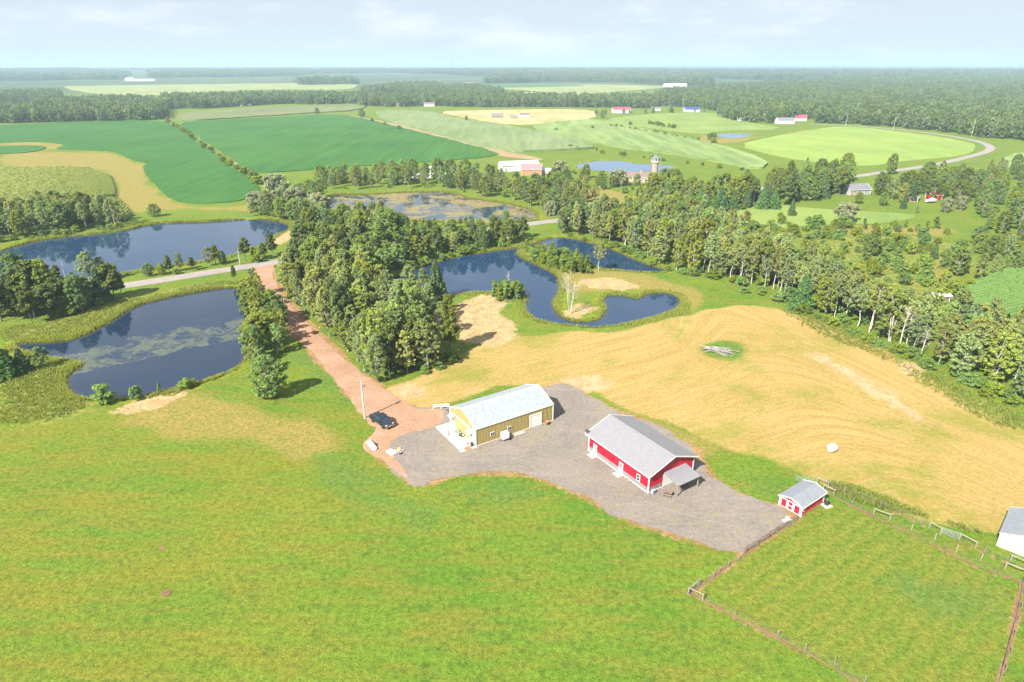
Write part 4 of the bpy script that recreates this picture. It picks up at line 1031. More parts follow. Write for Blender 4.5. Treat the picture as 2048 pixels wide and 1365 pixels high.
undergrowth([(1800,712),(1850,732),(1920,766),(2000,792),(2060,812)], 20, 'below the thicket', 53)
undergrowth([(0,484),(60,475),(140,466),(240,457)], 18, 'at the long pond', 54)
undergrowth([(745,562),(800,541),(890,516),(960,504),(1050,490)], 24, 'between road and heart pond', 55)
undergrowth([(760,766),(830,755),(890,735),(905,700)], 12, 'of the driveway grove', 56, (0.8, 1.8))

# ------------------------------------------------------------------ far woods: too many to count, one object each
def far_proto(name, seed, mat, H, R, ncl, nl, size, conif=False):
    rg = np.random.default_rng(seed); cen, rad = [], []
    for _ in range(ncl):
        u = rg.uniform(0.12, 1.0); a = rg.uniform(0, 6.283)
        rr = R * ((1 - u) if conif else math.sqrt(max(0.06, 1 - (2 * u - 0.95) ** 2 / 1.25)))
        w = rr * rg.uniform(0.3, 1) ** 0.5
        cen.append((w * math.cos(a), w * math.sin(a), u * H * 0.93)); rad.append(R * 0.27 * rg.uniform(0.7, 1.2))
    v, f = leaves(rg, cen, rad, nl, size)
    o = bpy.data.objects.new(name, np_mesh(name, v, f)); o.data.materials.append(mat)
    return o
src = bpy.data.collections.new('woodland_sources')
M['leaf_far'] = foliage('leaf_far', (0.155, 0.235, 0.06), (0.085, 0.129, 0.033), 0.25, 0.025, 0.6)
M['leaf_far2'] = foliage('leaf_far2', (0.205, 0.265, 0.11), (0.113, 0.146, 0.061), 0.25, 0.02, 0.5)
for i in range(4): src.objects.link(far_proto(f'woodland_tree{i}', 200 + i, M['leaf_far'], 13, 4.4 + 0.6 * i, 30, 20, 1.0))
for i in range(4): src.objects.link(far_proto(f'woodland_pale{i}', 210 + i, M['leaf_far2'], 12, 4.2, 28, 20, 0.95))
src.objects.link(far_proto('woodland_spire', 220, M['needle_dark'], 14, 3.2, 24, 20, 0.9, True))
ng = bpy.data.node_groups.new('woodland_scatter', 'GeometryNodeTree')
ng.interface.new_socket('Geometry', in_out='INPUT', socket_type='NodeSocketGeometry')
ng.interface.new_socket('Geometry', in_out='OUTPUT', socket_type='NodeSocketGeometry')
gi, go = ng.nodes.new('NodeGroupInput'), ng.nodes.new('NodeGroupOutput')
ip = ng.nodes.new('GeometryNodeInstanceOnPoints'); ci = ng.nodes.new('GeometryNodeCollectionInfo')
ci.inputs['Collection'].default_value = src; ci.inputs['Separate Children'].default_value = True; ci.inputs['Reset Children'].default_value = True
def named(nm, typ):
    n = ng.nodes.new('GeometryNodeInputNamedAttribute'); n.data_type = typ; n.inputs['Name'].default_value = nm
    return [o for o in n.outputs if o.enabled and o.name == 'Attribute'][0]
ip.inputs['Pick Instance'].default_value = True
gl = ng.links.new
gl(gi.outputs[0], ip.inputs['Points']); gl(ci.outputs[0], ip.inputs['Instance'])
gl(named('rot', 'FLOAT_VECTOR'), ip.inputs['Rotation']); gl(named('scl', 'FLOAT_VECTOR'), ip.inputs['Scale'])
gl(ip.outputs[0], go.inputs[0])
def woodland(polys_px, label, seed, spacing=8.5, grow=0.0022, hr=(0.85, 1.5), gaps=0.0, gs=60):
    rg = np.random.default_rng(seed); P = []; S = []
    for px in polys_px:
        poly = WP(px); lo, hi = poly.min(0), poly.max(0)
        y = lo[1]
        while y < hi[1]:
            s = spacing + grow * max(0, y - 700); 
            xs = np.arange(lo[0], hi[0], s); xs = xs + rg.uniform(-.42, .42, len(xs)) * s; ys = y + rg.uniform(-.42, .42, len(xs)) * s
            if len(xs):
                d = sdf(xs, ys, poly); m = d + 0.35 * s * fbm(xs, ys, 25, 3) < 0
                if gaps: m &= fbm(xs, ys, gs, 17) > -1 + gaps
                vis = np.abs(xs) < ys * 0.86 + 40
                m &= vis
                if m.any(): P.append(np.c_[xs[m], ys[m]]); S.append(np.full(m.sum(), max(1.0, s / 10.5)))
            y += s
    P = np.vstack(P); S = np.concatenate(S)
    far_ = smooth01((np.hypot(P[:, 0], P[:, 1]) - 2500) / 4000)
    z = far_ * (14 + 14 * fbm(P[:, 0], P[:, 1], 1500, 21))
    me = bpy.data.meshes.new('woodland'); me.vertices.add(len(P)); me.vertices.foreach_set('co', np.c_[P, z - 0.3].astype(np.float32).ravel())
    r = np.zeros((len(P), 3), np.float32); r[:, 2] = rg.uniform(0, 6.283, len(P))
    hh = rg.uniform(*hr, len(P)); w = S * rg.uniform(0.85, 1.2, len(P))
    sc = np.c_[w, w, hh * np.minimum(S, 1.5)].astype(np.float32)
    for nm, a in (('rot', r), ('scl', sc)):
        at = me.attributes.new(nm, 'FLOAT_VECTOR', 'POINT'); at.data.foreach_set('vector', a.ravel())
    o = link('woodland', me); md = o.modifiers.new('scatter', 'NODES'); md.node_group = ng
    tag(o, label, 'woods', kind='stuff')
    return len(P)
nw = 0
nw += woodland([[(-120,232),(0,225),(110,212),(250,205),(330,208),(345,222),(325,239),(200,242),(0,247),(-120,250)], [(-120,196),(0,192),(90,188),(128,192),(110,205),(0,205),(-120,208)]], 'dark woods at the back of the left soybean field', 301, 7.5)
nw += woodland([[(320,200),(420,198),(520,196),(640,195),(720,196),(722,207),(640,209),(560,208),(480,213),(420,217),(330,218)]], 'tree belt behind the olive crop strip', 302, 8.0)
nw += woodland([[(720,200),(800,196),(880,192),(960,196),(1080,200),(1200,203),(1300,200),(1330,206),(1310,218),(1200,216),(1080,215),(990,215),(900,214),(860,212),(800,215),(720,212)], [(720,185),(790,175),(870,172),(890,180),(860,190),(790,188),(735,190)], [(870,180),(960,180),(1010,188),(1000,196),(900,192)]], 'tree belt behind the straw field', 303, 8.2)
nw += woodland([[(1446,238),(1480,244),(1540,248),(1620,238),(1640,248),(1700,249),(1760,254),(1850,262),(1962,276),(2048,283),(2300,300),(2300,158),(2048,160),(1800,164),(1560,170),(1430,180),(1330,188),(1310,198),(1300,212),(1400,218),(1440,226)]], 'broad forest spreading behind the light green meadow', 304, 8.6, gaps=0.16, gs=45)
nw += woodland([[(-100,166),(0,164),(120,162),(250,161),(260,152),(150,146),(0,146),(-100,148)], [(300,158),(480,157),(600,154),(640,150),(560,142),(400,142),(300,148)], [(590,166),(640,162),(716,164),(716,168),(640,170),(600,171)], [(970,168),(1080,165),(1250,166),(1330,170),(1420,172),(1420,158),(1250,156),(1080,158),(970,161)],
               [(640,152),(760,150),(960,156),(1100,158),(1300,156),(1500,162),(1800,164),(2300,160),(2300,146),(1800,146),(1300,144),(900,143),(640,144)]], 'hazy far woods between the distant fields', 305, 13, 0.006, gaps=0.12, gs=220)
nw += woodland([[(-200,147),(300,146),(640,144.5),(1300,144.5),(1800,146),(2300,147),(2300,138),(1800,137),(1300,137),(640,137),(-200,138)]], 'bluish woods along the horizon', 306, 26, 0.012, hr=(0.8, 1.3), gaps=0.15, gs=500)
print('woodland points', nw, 'planted', COUNT)

# ------------------------------------------------------------------ tall grass and reeds on banks and rough ground
def tufts(name, polys, n, hr, wr, mat, label, seed, test=None, blades=5):
    rg = np.random.default_rng(seed); P = []
    per = n // len(polys)
    for poly in polys:
        lo, hi = poly.min(0), poly.max(0); x = rg.uniform(lo[0], hi[0], per * 8); y = rg.uniform(lo[1], hi[1], per * 8)
        m = test(x, y, poly); P.append(np.c_[x[m], y[m]][:per])
    P = np.vstack(P); N = len(P) * blades
    c = np.repeat(P, blades, 0); a = rg.uniform(0, 6.283, N); h = rg.uniform(*hr, N); w = rg.uniform(*wr, N)
    off = np.c_[np.cos(a), np.sin(a)] * (0.12 + 0.25 * rg.random(N))[:, None]
    dzz = np.full(len(P), 1e3)
    for p in PW.values(): dzz = np.minimum(dzz, sdf_box(P[:, 0], P[:, 1], p, 10))
    z = np.repeat(basin(dzz), blades)
    b = c + off * 0.4; t = c + off * (1 + h[:, None] * 0.6); s = np.c_[-np.sin(a), np.cos(a)] * w[:, None]
    v = np.stack([np.c_[b - s, z - 0.05], np.c_[b + s, z - 0.05], np.c_[t + s * 0.35, z + h], np.c_[t - s * 0.35, z + h]], 1).reshape(-1, 3)
    o = link(name, np_mesh(name, v, np.arange(N * 4).reshape(N, 4)), mat); tag(o, label, 'grass', kind='stuff')
M['reed'] = foliage('bank_grass', (0.330, 0.350, 0.050), (0.190, 0.240, 0.030), 0.5, 0.0, 0.0)
M['rough'] = foliage('rough', (0.25, 0.29, 0.055), (0.15, 0.174, 0.033), 0.5, 0.0, 0.0)
def shore(x, y, poly):
    d = sdf(x, y, poly); dm = fbm(x, y, 6, 91)
    return (d > -0.35) & (d < (2.8 + 2.2 * dm) * np.random.default_rng(2).random(len(x)) ** 0.6)
tufts('bank_grass', [PW['heart'], PW['near_drive']], 16000, (0.25, 0.75), (0.05, 0.11), M['reed'], 'yellow green grass fringing the near ponds', 401, shore)
tufts('bank_grass', [PW['far_bank'], PW['algae']], 12000, (0.4, 1.0), (0.07, 0.14), M['reed'], 'yellow green grass fringing the upper ponds', 402, shore)
def inside(x, y, poly):
    d = sdf(x, y, poly)
    return d + 2.5 * fbm(x, y, 6, 95) < 1.0 - 3.0 * np.random.default_rng(1).random(len(x))
tufts('rough_grass', [chaikin(WP(p), 1) for p in WEEDS], 9000, (0.2, 0.6), (0.05, 0.12), M['rough'], 'rough weeds and seeding grass on the banks and in the scrub', 403, inside)

# ------------------------------------------------------------------ building materials
def metal_sheet(name, col, rough=0.35, metal=0.0, var=0.06, streak=0.12):
    n = NT(name); c = n.coord()
    f = n.noise(n.mapping(c, (1.4, 1.4, 0.25)), 1.2, 6, 0.6)
    k = n.mix(n.step(f, 0.3, 0.7), tuple(x * (1 - streak) for x in col), tuple(min(1, x * (1 + var)) for x in col))
    k = n.mix(n.step(n.noise(c, 0.25, 6, 0.7), 0.6, 0.8, 0, 0.3), k, tuple(x * 0.7 for x in col))
    return n.finish(n.bsdf(k, n.math('MULTIPLY_ADD', f, 0.2, rough), metal, 0.4))
M['gold'] = metal_sheet('gold_siding', (0.30, 0.235, 0.085))
M['silver_roof'] = metal_sheet('silver_roof', (0.27, 0.295, 0.31), 0.42, 0.1, streak=0.18)
M['white'] = simple('white_paint', (0.66, 0.65, 0.62), 0.5, var=0.06, scale=1.5)
M['red'] = metal_sheet('red_siding', (0.40, 0.008, 0.026))
M['grey_siding'] = metal_sheet('grey_siding', (0.30, 0.30, 0.30))
M['wainscot'] = metal_sheet('grey_wainscot', (0.20, 0.20, 0.205))
M['grey_roof'] = metal_sheet('grey_roof', (0.185, 0.180, 0.19), 0.4, streak=0.05)
M['shed_roof'] = metal_sheet('shed_roof', (0.17, 0.18, 0.20), 0.4)
M['white_siding'] = metal_sheet('white_siding', (0.62, 0.63, 0.65))
M['concrete'] = simple('concrete', (0.52, 0.48, 0.42), 0.85, var=0.1, scale=0.8, bump=0.2, dirt=(0.45, 0.40, 0.33))
M['glass'] = simple('window_glass', (0.03, 0.04, 0.05), 0.08, spec=0.6, var=0.2)
M['wood'] = simple('weathered_wood', (0.17, 0.13, 0.095), 0.9, var=0.3, scale=4, bump=0.4)
M['wood_pale'] = simple('pale_timber', (0.23, 0.20, 0.135), 0.85, var=0.25, scale=4, bump=0.3)
M['wood_grey'] = simple('grey_timber', (0.20, 0.185, 0.17), 0.9, var=0.35, scale=5, bump=0.4)
M['brown_wood'] = simple('brown_boards', (0.33, 0.17, 0.085), 0.8, var=0.25, scale=3, bump=0.3)
M['rubber'] = simple('black_rubber', (0.018, 0.018, 0.018), 0.85, var=0.2)
M['black'] = simple('black_plastic', (0.03, 0.03, 0.032), 0.5, var=0.2)
M['chrome'] = simple('bright_metal', (0.6, 0.6, 0.6), 0.25, 1.0, var=0.1)
M['navy'] = simple('navy_paint', (0.010, 0.018, 0.035), 0.18, spec=0.6, var=0.15)
M['lamp'] = simple('lamp_glass', (0.75, 0.75, 0.72), 0.15, spec=0.6, var=0.05)
M['tail'] = simple('tail_lamp', (0.4, 0.01, 0.01), 0.2, spec=0.5, var=0.1)
M['blue'] = simple('blue_plastic', (0.03, 0.16, 0.42), 0.4, var=0.12)
M['maroon_roof'] = metal_sheet('maroon_roof', (0.30, 0.055, 0.085))
M['redtile'] = metal_sheet('faded_red_roof', (0.46, 0.15, 0.15))
M['blue_roof'] = metal_sheet('blue_roof', (0.035, 0.06, 0.19))
M['brick'] = simple('brick_face', (0.36, 0.25, 0.20), 0.9, var=0.25, scale=2.5, bump=0.4)
M['brown_roof'] = simple('brown_shingle', (0.16, 0.11, 0.095), 0.9, var=0.2, scale=2, bump=0.3)
M['grey_shingle'] = simple('grey_shingle', (0.14, 0.14, 0.15), 0.9, var=0.2, scale=2, bump=0.3)
M['galv'] = simple('galvanised', (0.24, 0.245, 0.25), 0.5, 0.3, var=0.15)
M['bale'] = simple('bale_wrap', (0.78, 0.76, 0.70), 0.45, var=0.07, scale=2.5, bump=0.5, dirt=(0.55, 0.48, 0.33))
M['pink'] = simple('pink_grey_board', (0.46, 0.34, 0.28), 0.85, var=0.2, scale=2)
M['orange'] = simple('orange_paint', (0.55, 0.22, 0.06), 0.5, var=0.2)
M['yellow'] = simple('yellow_paint', (0.60, 0.48, 0.10), 0.55, var=0.2)
M['soil_bare'] = gravel_material('bare_soil', (0.24, 0.13, 0.075), (0.33, 0.20, 0.12), (0.2, 0.2, 0.06), 0.8)

# ------------------------------------------------------------------ metal building parts
def ribbed(axis_fn, s0, s1, z0, top, pitch=0.30, depth=0.035):
    """standing rib panel from s0 to s1; axis_fn(s, d, z) -> local point; top(s) gives the upper edge"""
    ss, dd = [s0], [0.0]
    s = s0
    while s < s1 - pitch * 0.5:
        for o, d in ((0.62, 0), (0.72, 1), (0.88, 1), (0.98, 0)):
            if s + o * pitch < s1: ss.append(s + o * pitch); dd.append(d * depth)
        s += pitch
    ss.append(s1); dd.append(0.0)
    v = []
    for a, d in zip(ss, dd): v += [axis_fn(a, d, z0), axis_fn(a, d, top(a))]
    f = [(2*i, 2*i+2, 2*i+3, 2*i+1) for i in range(len(ss) - 1)]
    return MB().add(v, f)
def gable(name, label, cat, O, rz, Lx, Wy, eave, ridge, wall_m, roof_m, trim_m, ovx=0.25, ovy=0.25, pitch=0.30, wains=None, wains_h=0.9, group=None, ribs=True, ridge_cap=None, base=None, gable_m=None):
    t = empty(name, (O[0], O[1], 0.03), rz, label, cat, group)
    gm = gable_m or wall_m
    sl = (ridge - eave) / (Wy / 2)
    gtop = lambda s: eave + sl * min(s, Wy - s)
    faces = [(lambda s, d, z: (s, -d, z), 0, Lx, lambda s: eave, wall_m), (lambda s, d, z: (s, Wy + d, z), 0, Lx, lambda s: eave, wall_m),
             (lambda s, d, z: (-d, s, z), 0, Wy, gtop, gm), (lambda s, d, z: (Lx + d, s, z), 0, Wy, gtop, gm)]
    for fn, a, b, top, wm in faces:
        pt = pitch if ribs else 50
        if wains is not None:
            w = ribbed(fn, a, b, wains_h, top, pt); ribbed(lambda s, d, z: fn(s, d + 0.012, z), a, b, 0, lambda s: wains_h, pt).build('wainscot', wains, t)
        else: w = ribbed(fn, a, b, 0, top, pt)
        if abs(top((a + b) / 2) - eave) > 0.1:      # split the gable at its peak
            mid = (a + b) / 2; z0 = wains_h if wains is not None else 0
            w = MB()
            for q0, q1 in ((a, mid), (mid, b)):
                r = ribbed(fn, q0, q1, z0, top, pt); w.add(r.v, r.f)
        w.build('wall', wm, t)
    # roof slopes with thickness
    for sgn in (0, 1):
        def pt_(s, d, u):       # u 0 at ridge, 1 at eave edge
            run = (Wy / 2 + ovy) * u
            y = Wy / 2 - run if sgn == 0 else Wy / 2 + run
            return (s, y, ridge + 0.09 - sl * run + d)
        ss, dd = [-ovx], [0.0]; s = -ovx; pr = 0.6 if ribs else 99
        while s < Lx + ovx - pr * 0.5:
            for o, d in ((0.80, 0), (0.86, 1), (0.94, 1), (0.99, 0)): ss.append(s + o * pr); dd.append(d * 0.03)
            s += pr
        ss = [min(q, Lx + ovx) for q in ss] + [Lx + ovx]; dd.append(0)
        v = []
        for q, d in zip(ss, dd): v += [pt_(q, d, 0), pt_(q, d, 1), pt_(q, -0.09, 0), pt_(q, -0.09, 1)]
        n = len(ss); f = []
        for i in range(n - 1):
            a, b = 4*i, 4*i + 4
            f += [(a, a+1, b+1, b), (a+2, b+2, b+3, a+3), (a+1, a+3, b+3, b+1), (a, b, b+2, a+2)]
        f += [(0, 2, 3, 1), (4*n-4, 4*n-3, 4*n-1, 4*n-2)]
        rf = MB().add(v, f).build('roof', roof_m, t)
        for xx in (-ovx - 0.03, Lx + ovx + 0.03):    # rake trim
            MB().beam(pt_(xx, -0.02, 0), pt_(xx, -0.02, 1), 0.05, 0.2).build('rake_trim', trim_m, rf)
        e = pt_(0, -0.07, 1)
        MB().box(-ovx, Lx + ovx, e[1] - 0.05, e[1] + 0.0, e[2] - 0.10, e[2] + 0.06).build('fascia', trim_m, rf)
    if ridge_cap is not None:
        zr = ridge + 0.09; w = 0.32
        MB().prism([(0, 0)], 0, 0) if False else None
        v = []
        for xx in (-ovx - 0.02, Lx + ovx + 0.02): v += [(xx, Wy/2 - w, zr - sl*w + 0.065), (xx, Wy/2, zr + 0.075), (xx, Wy/2 + w, zr - sl*w + 0.065)]
        MB().add(v, [(0, 3, 4, 1), (1, 4, 5, 2)]).build('ridge_cap', ridge_cap, t)
    for cx, cyy in ((0, 0), (Lx, 0), (0, Wy), (Lx, Wy)):
        MB().box(cx - 0.09, cx + 0.09, cyy - 0.09, cyy + 0.09, 0, eave - 0.02).build('corner_trim', trim_m, t)
    if base is not None: MB().box(-0.08, Lx + 0.08, -0.08, Wy + 0.08, -0.1, 0.12).build('foundation', base, t)
    return t
def on_wall(t, side, Lx, Wy, s0, s1, z0, z1, d0, d1, name, mat, bevel=0.0):
    m = MB()
    if side == 'y0': m.box(s0, s1, -d1, -d0, z0, z1)
    elif side == 'y1': m.box(s0, s1, Wy + d0, Wy + d1, z0, z1)
    elif side == 'x0': m.box(-d1, -d0, s0, s1, z0, z1)
    else: m.box(Lx + d0, Lx + d1, s0, s1, z0, z1)
    return m.build(name, mat, t, bevel)
def window(t, side, Lx, Wy, s0, s1, z0, z1, nx_=2, nz=1, fm=None, fw=0.09):
    fr = on_wall(t, side, Lx, Wy, s0, s1, z0, z1, 0.0, 0.07, 'window', fm or M['white'])
    w = (s1 - s0 - fw * (nx_ + 1)) / nx_; h = (z1 - z0 - fw * (nz + 1)) / nz
    for i in range(nx_):
        for j in range(nz):
            a = s0 + fw + i * (w + fw); b = z0 + fw + j * (h + fw)
            p = on_wall(t, side, Lx, Wy, a, a + w, b, b + h, 0.05, 0.08, 'pane', M['glass']); p.parent = fr
    return fr
def door(t, side, Lx, Wy, s0, s1, z1=2.1, glass=True, mat=None):
    d = on_wall(t, side, Lx, Wy, s0, s1, 0.12, 0.12 + z1, 0.0, 0.08, 'door', mat or M['white'])
    if glass:
        m = (s0 + s1) / 2
        for i in (0, 1):
            for j in (0, 1):
                p = on_wall(t, side, Lx, Wy, m - 0.26 + i * 0.28, m - 0.02 + i * 0.28, 1.25 + j * 0.36, 1.55 + j * 0.36, 0.06, 0.095, 'pane', M['glass']); p.parent = d
    h = on_wall(t, side, Lx, Wy, s1 - 0.16, s1 - 0.10, 1.05, 1.15, 0.08, 0.13, 'handle', M['chrome']); h.parent = d
    return d
def frame2(A, B):
    A, B = np.array(A), np.array(B); d = B - A; return math.atan2(d[1], d[0]), float(np.linalg.norm(d))

# ---- gold building
A_, B_, C_ = np.array(W(951.3, 893.3)), np.array(W(1104.6, 841.3)), np.array(W(901.2, 847))
rz, GL = frame2(A_, B_); GW = float(np.linalg.norm(C_ - A_))
g_eave = height_at(A_, 859.5); mid = A_ + (C_ - A_) / 2; g_ridge = height_at(mid, 818.4)
print('gold', GL, GW, g_eave, g_ridge, 'angle', math.degrees(frame2(A_, C_)[0] - rz))
gb = gable('gold_metal_building', 'gold ribbed metal workshop with white trim and silver roof', 'building', A_, rz, GL, GW, g_eave, g_ridge, M['gold'], M['silver_roof'], M['white'], 0.06, 0.08, 0.33, ridge_cap=M['white'], base=M['concrete'])
def gx_(px): return (px - 951.3) / (1104.6 - 951.3) * GL * 1.0
# garage door on the long side
gd = on_wall(gb, 'y0', GL, GW, GL * 0.690, GL * 0.835, 0.1, g_eave * 0.72, 0.0, 0.06, 'garage_door', M['white'])
for k in range(1, 4): on_wall(gb, 'y0', GL, GW, GL * 0.692, GL * 0.833, g_eave * 0.72 * k / 4 - 0.012, g_eave * 0.72 * k / 4 + 0.012, 0.061, 0.066, 'panel_joint', M['grey_siding']).parent = gd
for s0, s1, z0, z1 in ((0.683, 0.692, 0, 0.75), (0.833, 0.842, 0, 0.75), (0.683, 0.842, 0.72, 0.76)):
    on_wall(gb, 'y0', GL, GW, GL * s0, GL * s1, z0 * g_eave + 0.02, z1 * g_eave, 0.0, 0.12, 'door_trim', M['white'])
window(gb, 'y0', GL, GW, GL * 0.175, GL * 0.228, 1.15, 1.95)
window(gb, 'y0', GL, GW, GL * 0.392, GL * 0.445, 1.15, 1.95)
# gable end: two doors under little canopies, a lamp beam
for s0, nm in ((GW * 0.12, 0), (GW * 0.82, 1)):
    door(gb, 'x0', GL, GW, s0, s0 + 1.0, 2.05)
    cp = MB().add([(-0.02, s0 - 0.35, 2.75), (-0.02, s0 + 1.35, 2.75), (-0.95, s0 + 1.2, 2.32), (-0.95, s0 - 0.2, 2.32), (-0.02, s0 - 0.35, 2.67), (-0.02, s0 + 1.35, 2.67), (-0.95, s0 + 1.2, 2.24), (-0.95, s0 - 0.2, 2.24)],
                  [(0,1,2,3), (4,7,6,5), (2,1,5,6), (3,2,6,7), (0,3,7,4), (1,0,4,5)]).build('door_canopy', M['white_siding'], gb)
    for q in (s0 - 0.15, s0 + 1.15): MB().beam((-0.03, q, 2.0), (-0.8, q, 2.3), 0.04).build('canopy_bracket', M['white'], gb)
bd = on_wall(gb, 'x0', GL, GW, GW * 0.26, GW * 0.70, 0.12, 2.75, 0.0, 0.05, 'overhead_door', M['gold'])
for k in range(1, 5): on_wall(gb, 'x0', GL, GW, GW * 0.26, GW * 0.70, 0.12 + k * 0.53, 0.14 + k * 0.53, 0.05, 0.056, 'panel_joint', M['grey_siding']).parent = bd
on_wall(gb, 'x0', GL, GW, GW * 0.24, GW * 0.72, 2.76, 2.98, 0.0, 0.14, 'door_header', M['white'])
on_wall(gb, 'x0', GL, GW, 0.09, GW * 0.11, 0.1, g_eave - 0.1, 0.0, 0.05, 'white_panel', M['white_siding'])
MB().tube([(-0.06, GW * 0.80, 0.3), (-0.06, GW * 0.80, g_eave + 1.0)], 0.035, 6).build('conduit', M['white'], gb)
# patio
PT = [np.array(W(*p)) for p in ((875,852), (900.5,843), (953,896), (923,904))]
def slab(name, pts, z0, z1, mat, label, cat, kind='structure'):
    n = len(pts); v = [(p[0], p[1], z0) for p in pts] + [(p[0], p[1], z1) for p in pts]
    f = [tuple(range(n, 2*n))] + [(i, (i+1) % n, n + (i+1) % n, n + i) for i in range(n)]
    o = MB().add(v, f).build(name, mat); tag(o, label, cat, None, kind); return o
slab('concrete_patio', [A_ + (C_ - A_) * 1.03, A_ - (C_ - A_) * 0.04, A_ - (C_ - A_) * 0.04 + (A_ - B_) / GL * 3.3, A_ + (C_ - A_) * 1.03 + (A_ - B_) / GL * 3.3], -0.1, 0.11, M['concrete'], 'white concrete patio along the end of the gold building', 'patio')
uvec, vvec = (B_ - A_) / GL, (C_ - A_) / GW
def gpos(u, v): p = A_ + uvec * u + vvec * v; return (p[0], p[1])
def on(px, py): return W(px, py)

# ---- red barn
R0, R1 = np.array(W(1176.6, 901.3)), np.array(W(1294.9, 987.1))
rz_r, RL = frame2(R0, R1)
r_eave = height_at(R1, 950.5)
gdir = np.array([-math.sin(rz_r), math.cos(rz_r)])
# width from the far wall corner under the eave
best = None
for w in np.arange(6, 14, 0.02):
    p = R1 + gdir * w; t_ = p[1] * CP - (r_eave - H_CAM) * SP
    px = 1024 + F_PX * p[0] / t_
    if best is None or abs(px - 1387.5) < best[0]: best = (abs(px - 1387.5), w)
RW = best[1]
r_ridge = height_at(R1 + gdir * RW / 2, 911.5)
print('red', RL, RW, r_eave, r_ridge)
rb = gable('red_metal_barn', 'red metal barn with grey wainscot and light grey roof', 'barn', R0, rz_r, RL, RW, r_eave, r_ridge, M['red'], M['grey_roof'], M['white'], 0.55, 0.55, 0.30, wains=M['wainscot'], wains_h=0.95, ridge_cap=M['grey_roof'], base=M['concrete'])
door(rb, 'y0', RL, RW, RL * 0.085, RL * 0.085 + 1.0, 2.1)
door(rb, 'y0', RL, RW, RL * 0.535, RL * 0.535 + 1.0, 2.1)
window(rb, 'y0', RL, RW, RL * 0.815, RL * 0.815 + 0.85, 1.0, 2.3, 1, 2)
for q in (0.085, 0.535):
    p0 = R0 + (R1 - R0) / RL * (RL * q - 0.3)
    MB().box(RL * q - 0.25, RL * q + 1.25, -1.25, -0.1, -0.05, 0.1).build('door_step', M['concrete'], rb)
    MB().box(RL * q + 1.14, RL * q + 1.3, -0.2, -0.04, 1.75, 1.95).build('wall_lamp', M['black'], rb)
gdr = on_wall(rb, 'x1', RL, RW, RW * 0.31, RW * 0.55, 0.1, 2.5, 0.0, 0.07, 'garage_door', M['white'])
for k in range(1, 4): on_wall(rb, 'x1', RL, RW, RW * 0.31, RW * 0.55, 0.1 + 0.6 * k, 0.12 + 0.6 * k, 0.07, 0.075, 'panel_joint', M['grey_siding']).parent = gdr
# lean-to porch over the barn's end door
LT = [(RL + 0.08, RW * 0.30, 2.95), (RL + 0.08, RW * 0.80, 2.95), (RL + 3.6, RW * 0.80, 2.35), (RL + 3.6, RW * 0.30, 2.35)]
v = LT + [(a, b, c - 0.1) for a, b, c in LT]
MB().add(v, [(0,3,2,1), (4,5,6,7), (0,1,5,4), (1,2,6,5), (2,3,7,6), (3,0,4,7)]).build('porch_roof', M['grey_roof'], rb)
for q in (0.32, 0.78):
    MB().box(RL + 3.25, RL + 3.4, RW * q - 0.075, RW * q + 0.075, -0.05, 2.30).build('porch_post', M['wood_pale'], rb)
    MB().beam((RL + 3.32, RW * q, 1.5), (RL + 2.55, RW * q, 2.42), 0.09).build('porch_brace', M['wood_pale'], rb)
    MB().beam((RL + 0.1, RW * q, 2.75), (RL + 3.5, RW * q, 2.2), 0.1, 0.16).build('porch_rafter', M['wood_pale'], rb)
MB().beam((RL + 3.32, RW * 0.29, 2.22), (RL + 3.32, RW * 0.81, 2.22), 0.1, 0.2).build('porch_beam', M['wood_pale'], rb)
Ru, Rv = (R1 - R0) / RL, gdir
def rpos(u, v): p = R0 + Ru * u + Rv * v; return (float(p[0]), float(p[1]))

# ---- small red shed
S0, S1, S2 = np.array(W(1599.8, 1034.8)), np.array(W(1644.5, 1005.3)), np.array(W(1556.9, 1010.4))
rz_s, SL = frame2(S0, S1); SW = float(np.linalg.norm(S2 - S0))
s_eave = height_at(S0, 1015.5)
print('shed', SL, SW, s_eave)
sh = gable('red_shed', 'small red shed with white framed double doors', 'shed', S0, rz_s, SL, SW, s_eave, s_eave + 0.62, M['red'], M['shed_roof'], M['white'], 0.28, 0.25, 0.28, base=M['wood'])
for a, b, nm in ((0.06, 0.34, 'door'), (0.66, 0.94, 'door')):
    d = on_wall(sh, 'x0', SL, SW, SW * a, SW * b, 0.12, s_eave - 0.18, 0.0, 0.06, nm, M['white'])
    p = on_wall(sh, 'x0', SL, SW, SW * a + 0.1, SW * b - 0.1, 0.22, s_eave - 0.28, 0.04, 0.075, 'door_panel', M['red']); p.parent = d
d = on_wall(sh, 'x0', SL, SW, SW * 0.36, SW * 0.64, 0.12, s_eave - 0.10, 0.0, 0.06, 'centre_door', M['white'])
for z0, z1 in ((0.28, s_eave * 0.5 - 0.08), (s_eave * 0.5 + 0.08, s_eave - 0.26)):     # rounded red panels
    cyc, rr, cz, rh = SW * 0.5, SW * 0.095, (z0 + z1) / 2, (z1 - z0) / 2
    pts = [(cyc + rr * abs(math.cos(a)) ** 0.6 * np.sign(math.cos(a)), cz + rh * abs(math.sin(a)) ** 0.6 * np.sign(math.sin(a))) for a in np.linspace(0, 2*math.pi, 20, endpoint=False)]
    v = [(-0.05, y_, z_) for y_, z_ in pts] + [(-0.08, y_, z_) for y_, z_ in pts]
    p = MB().add(v, [tuple(range(20)), tuple(reversed(range(20, 40)))] + [(i, (i+1) % 20, 20 + (i+1) % 20, 20 + i) for i in range(20)]).build('door_panel', M['red'], sh); p.parent = d
window(sh, 'y0', SL, SW, 0.5, 0.95, 0.8, 1.35, 1, 1)

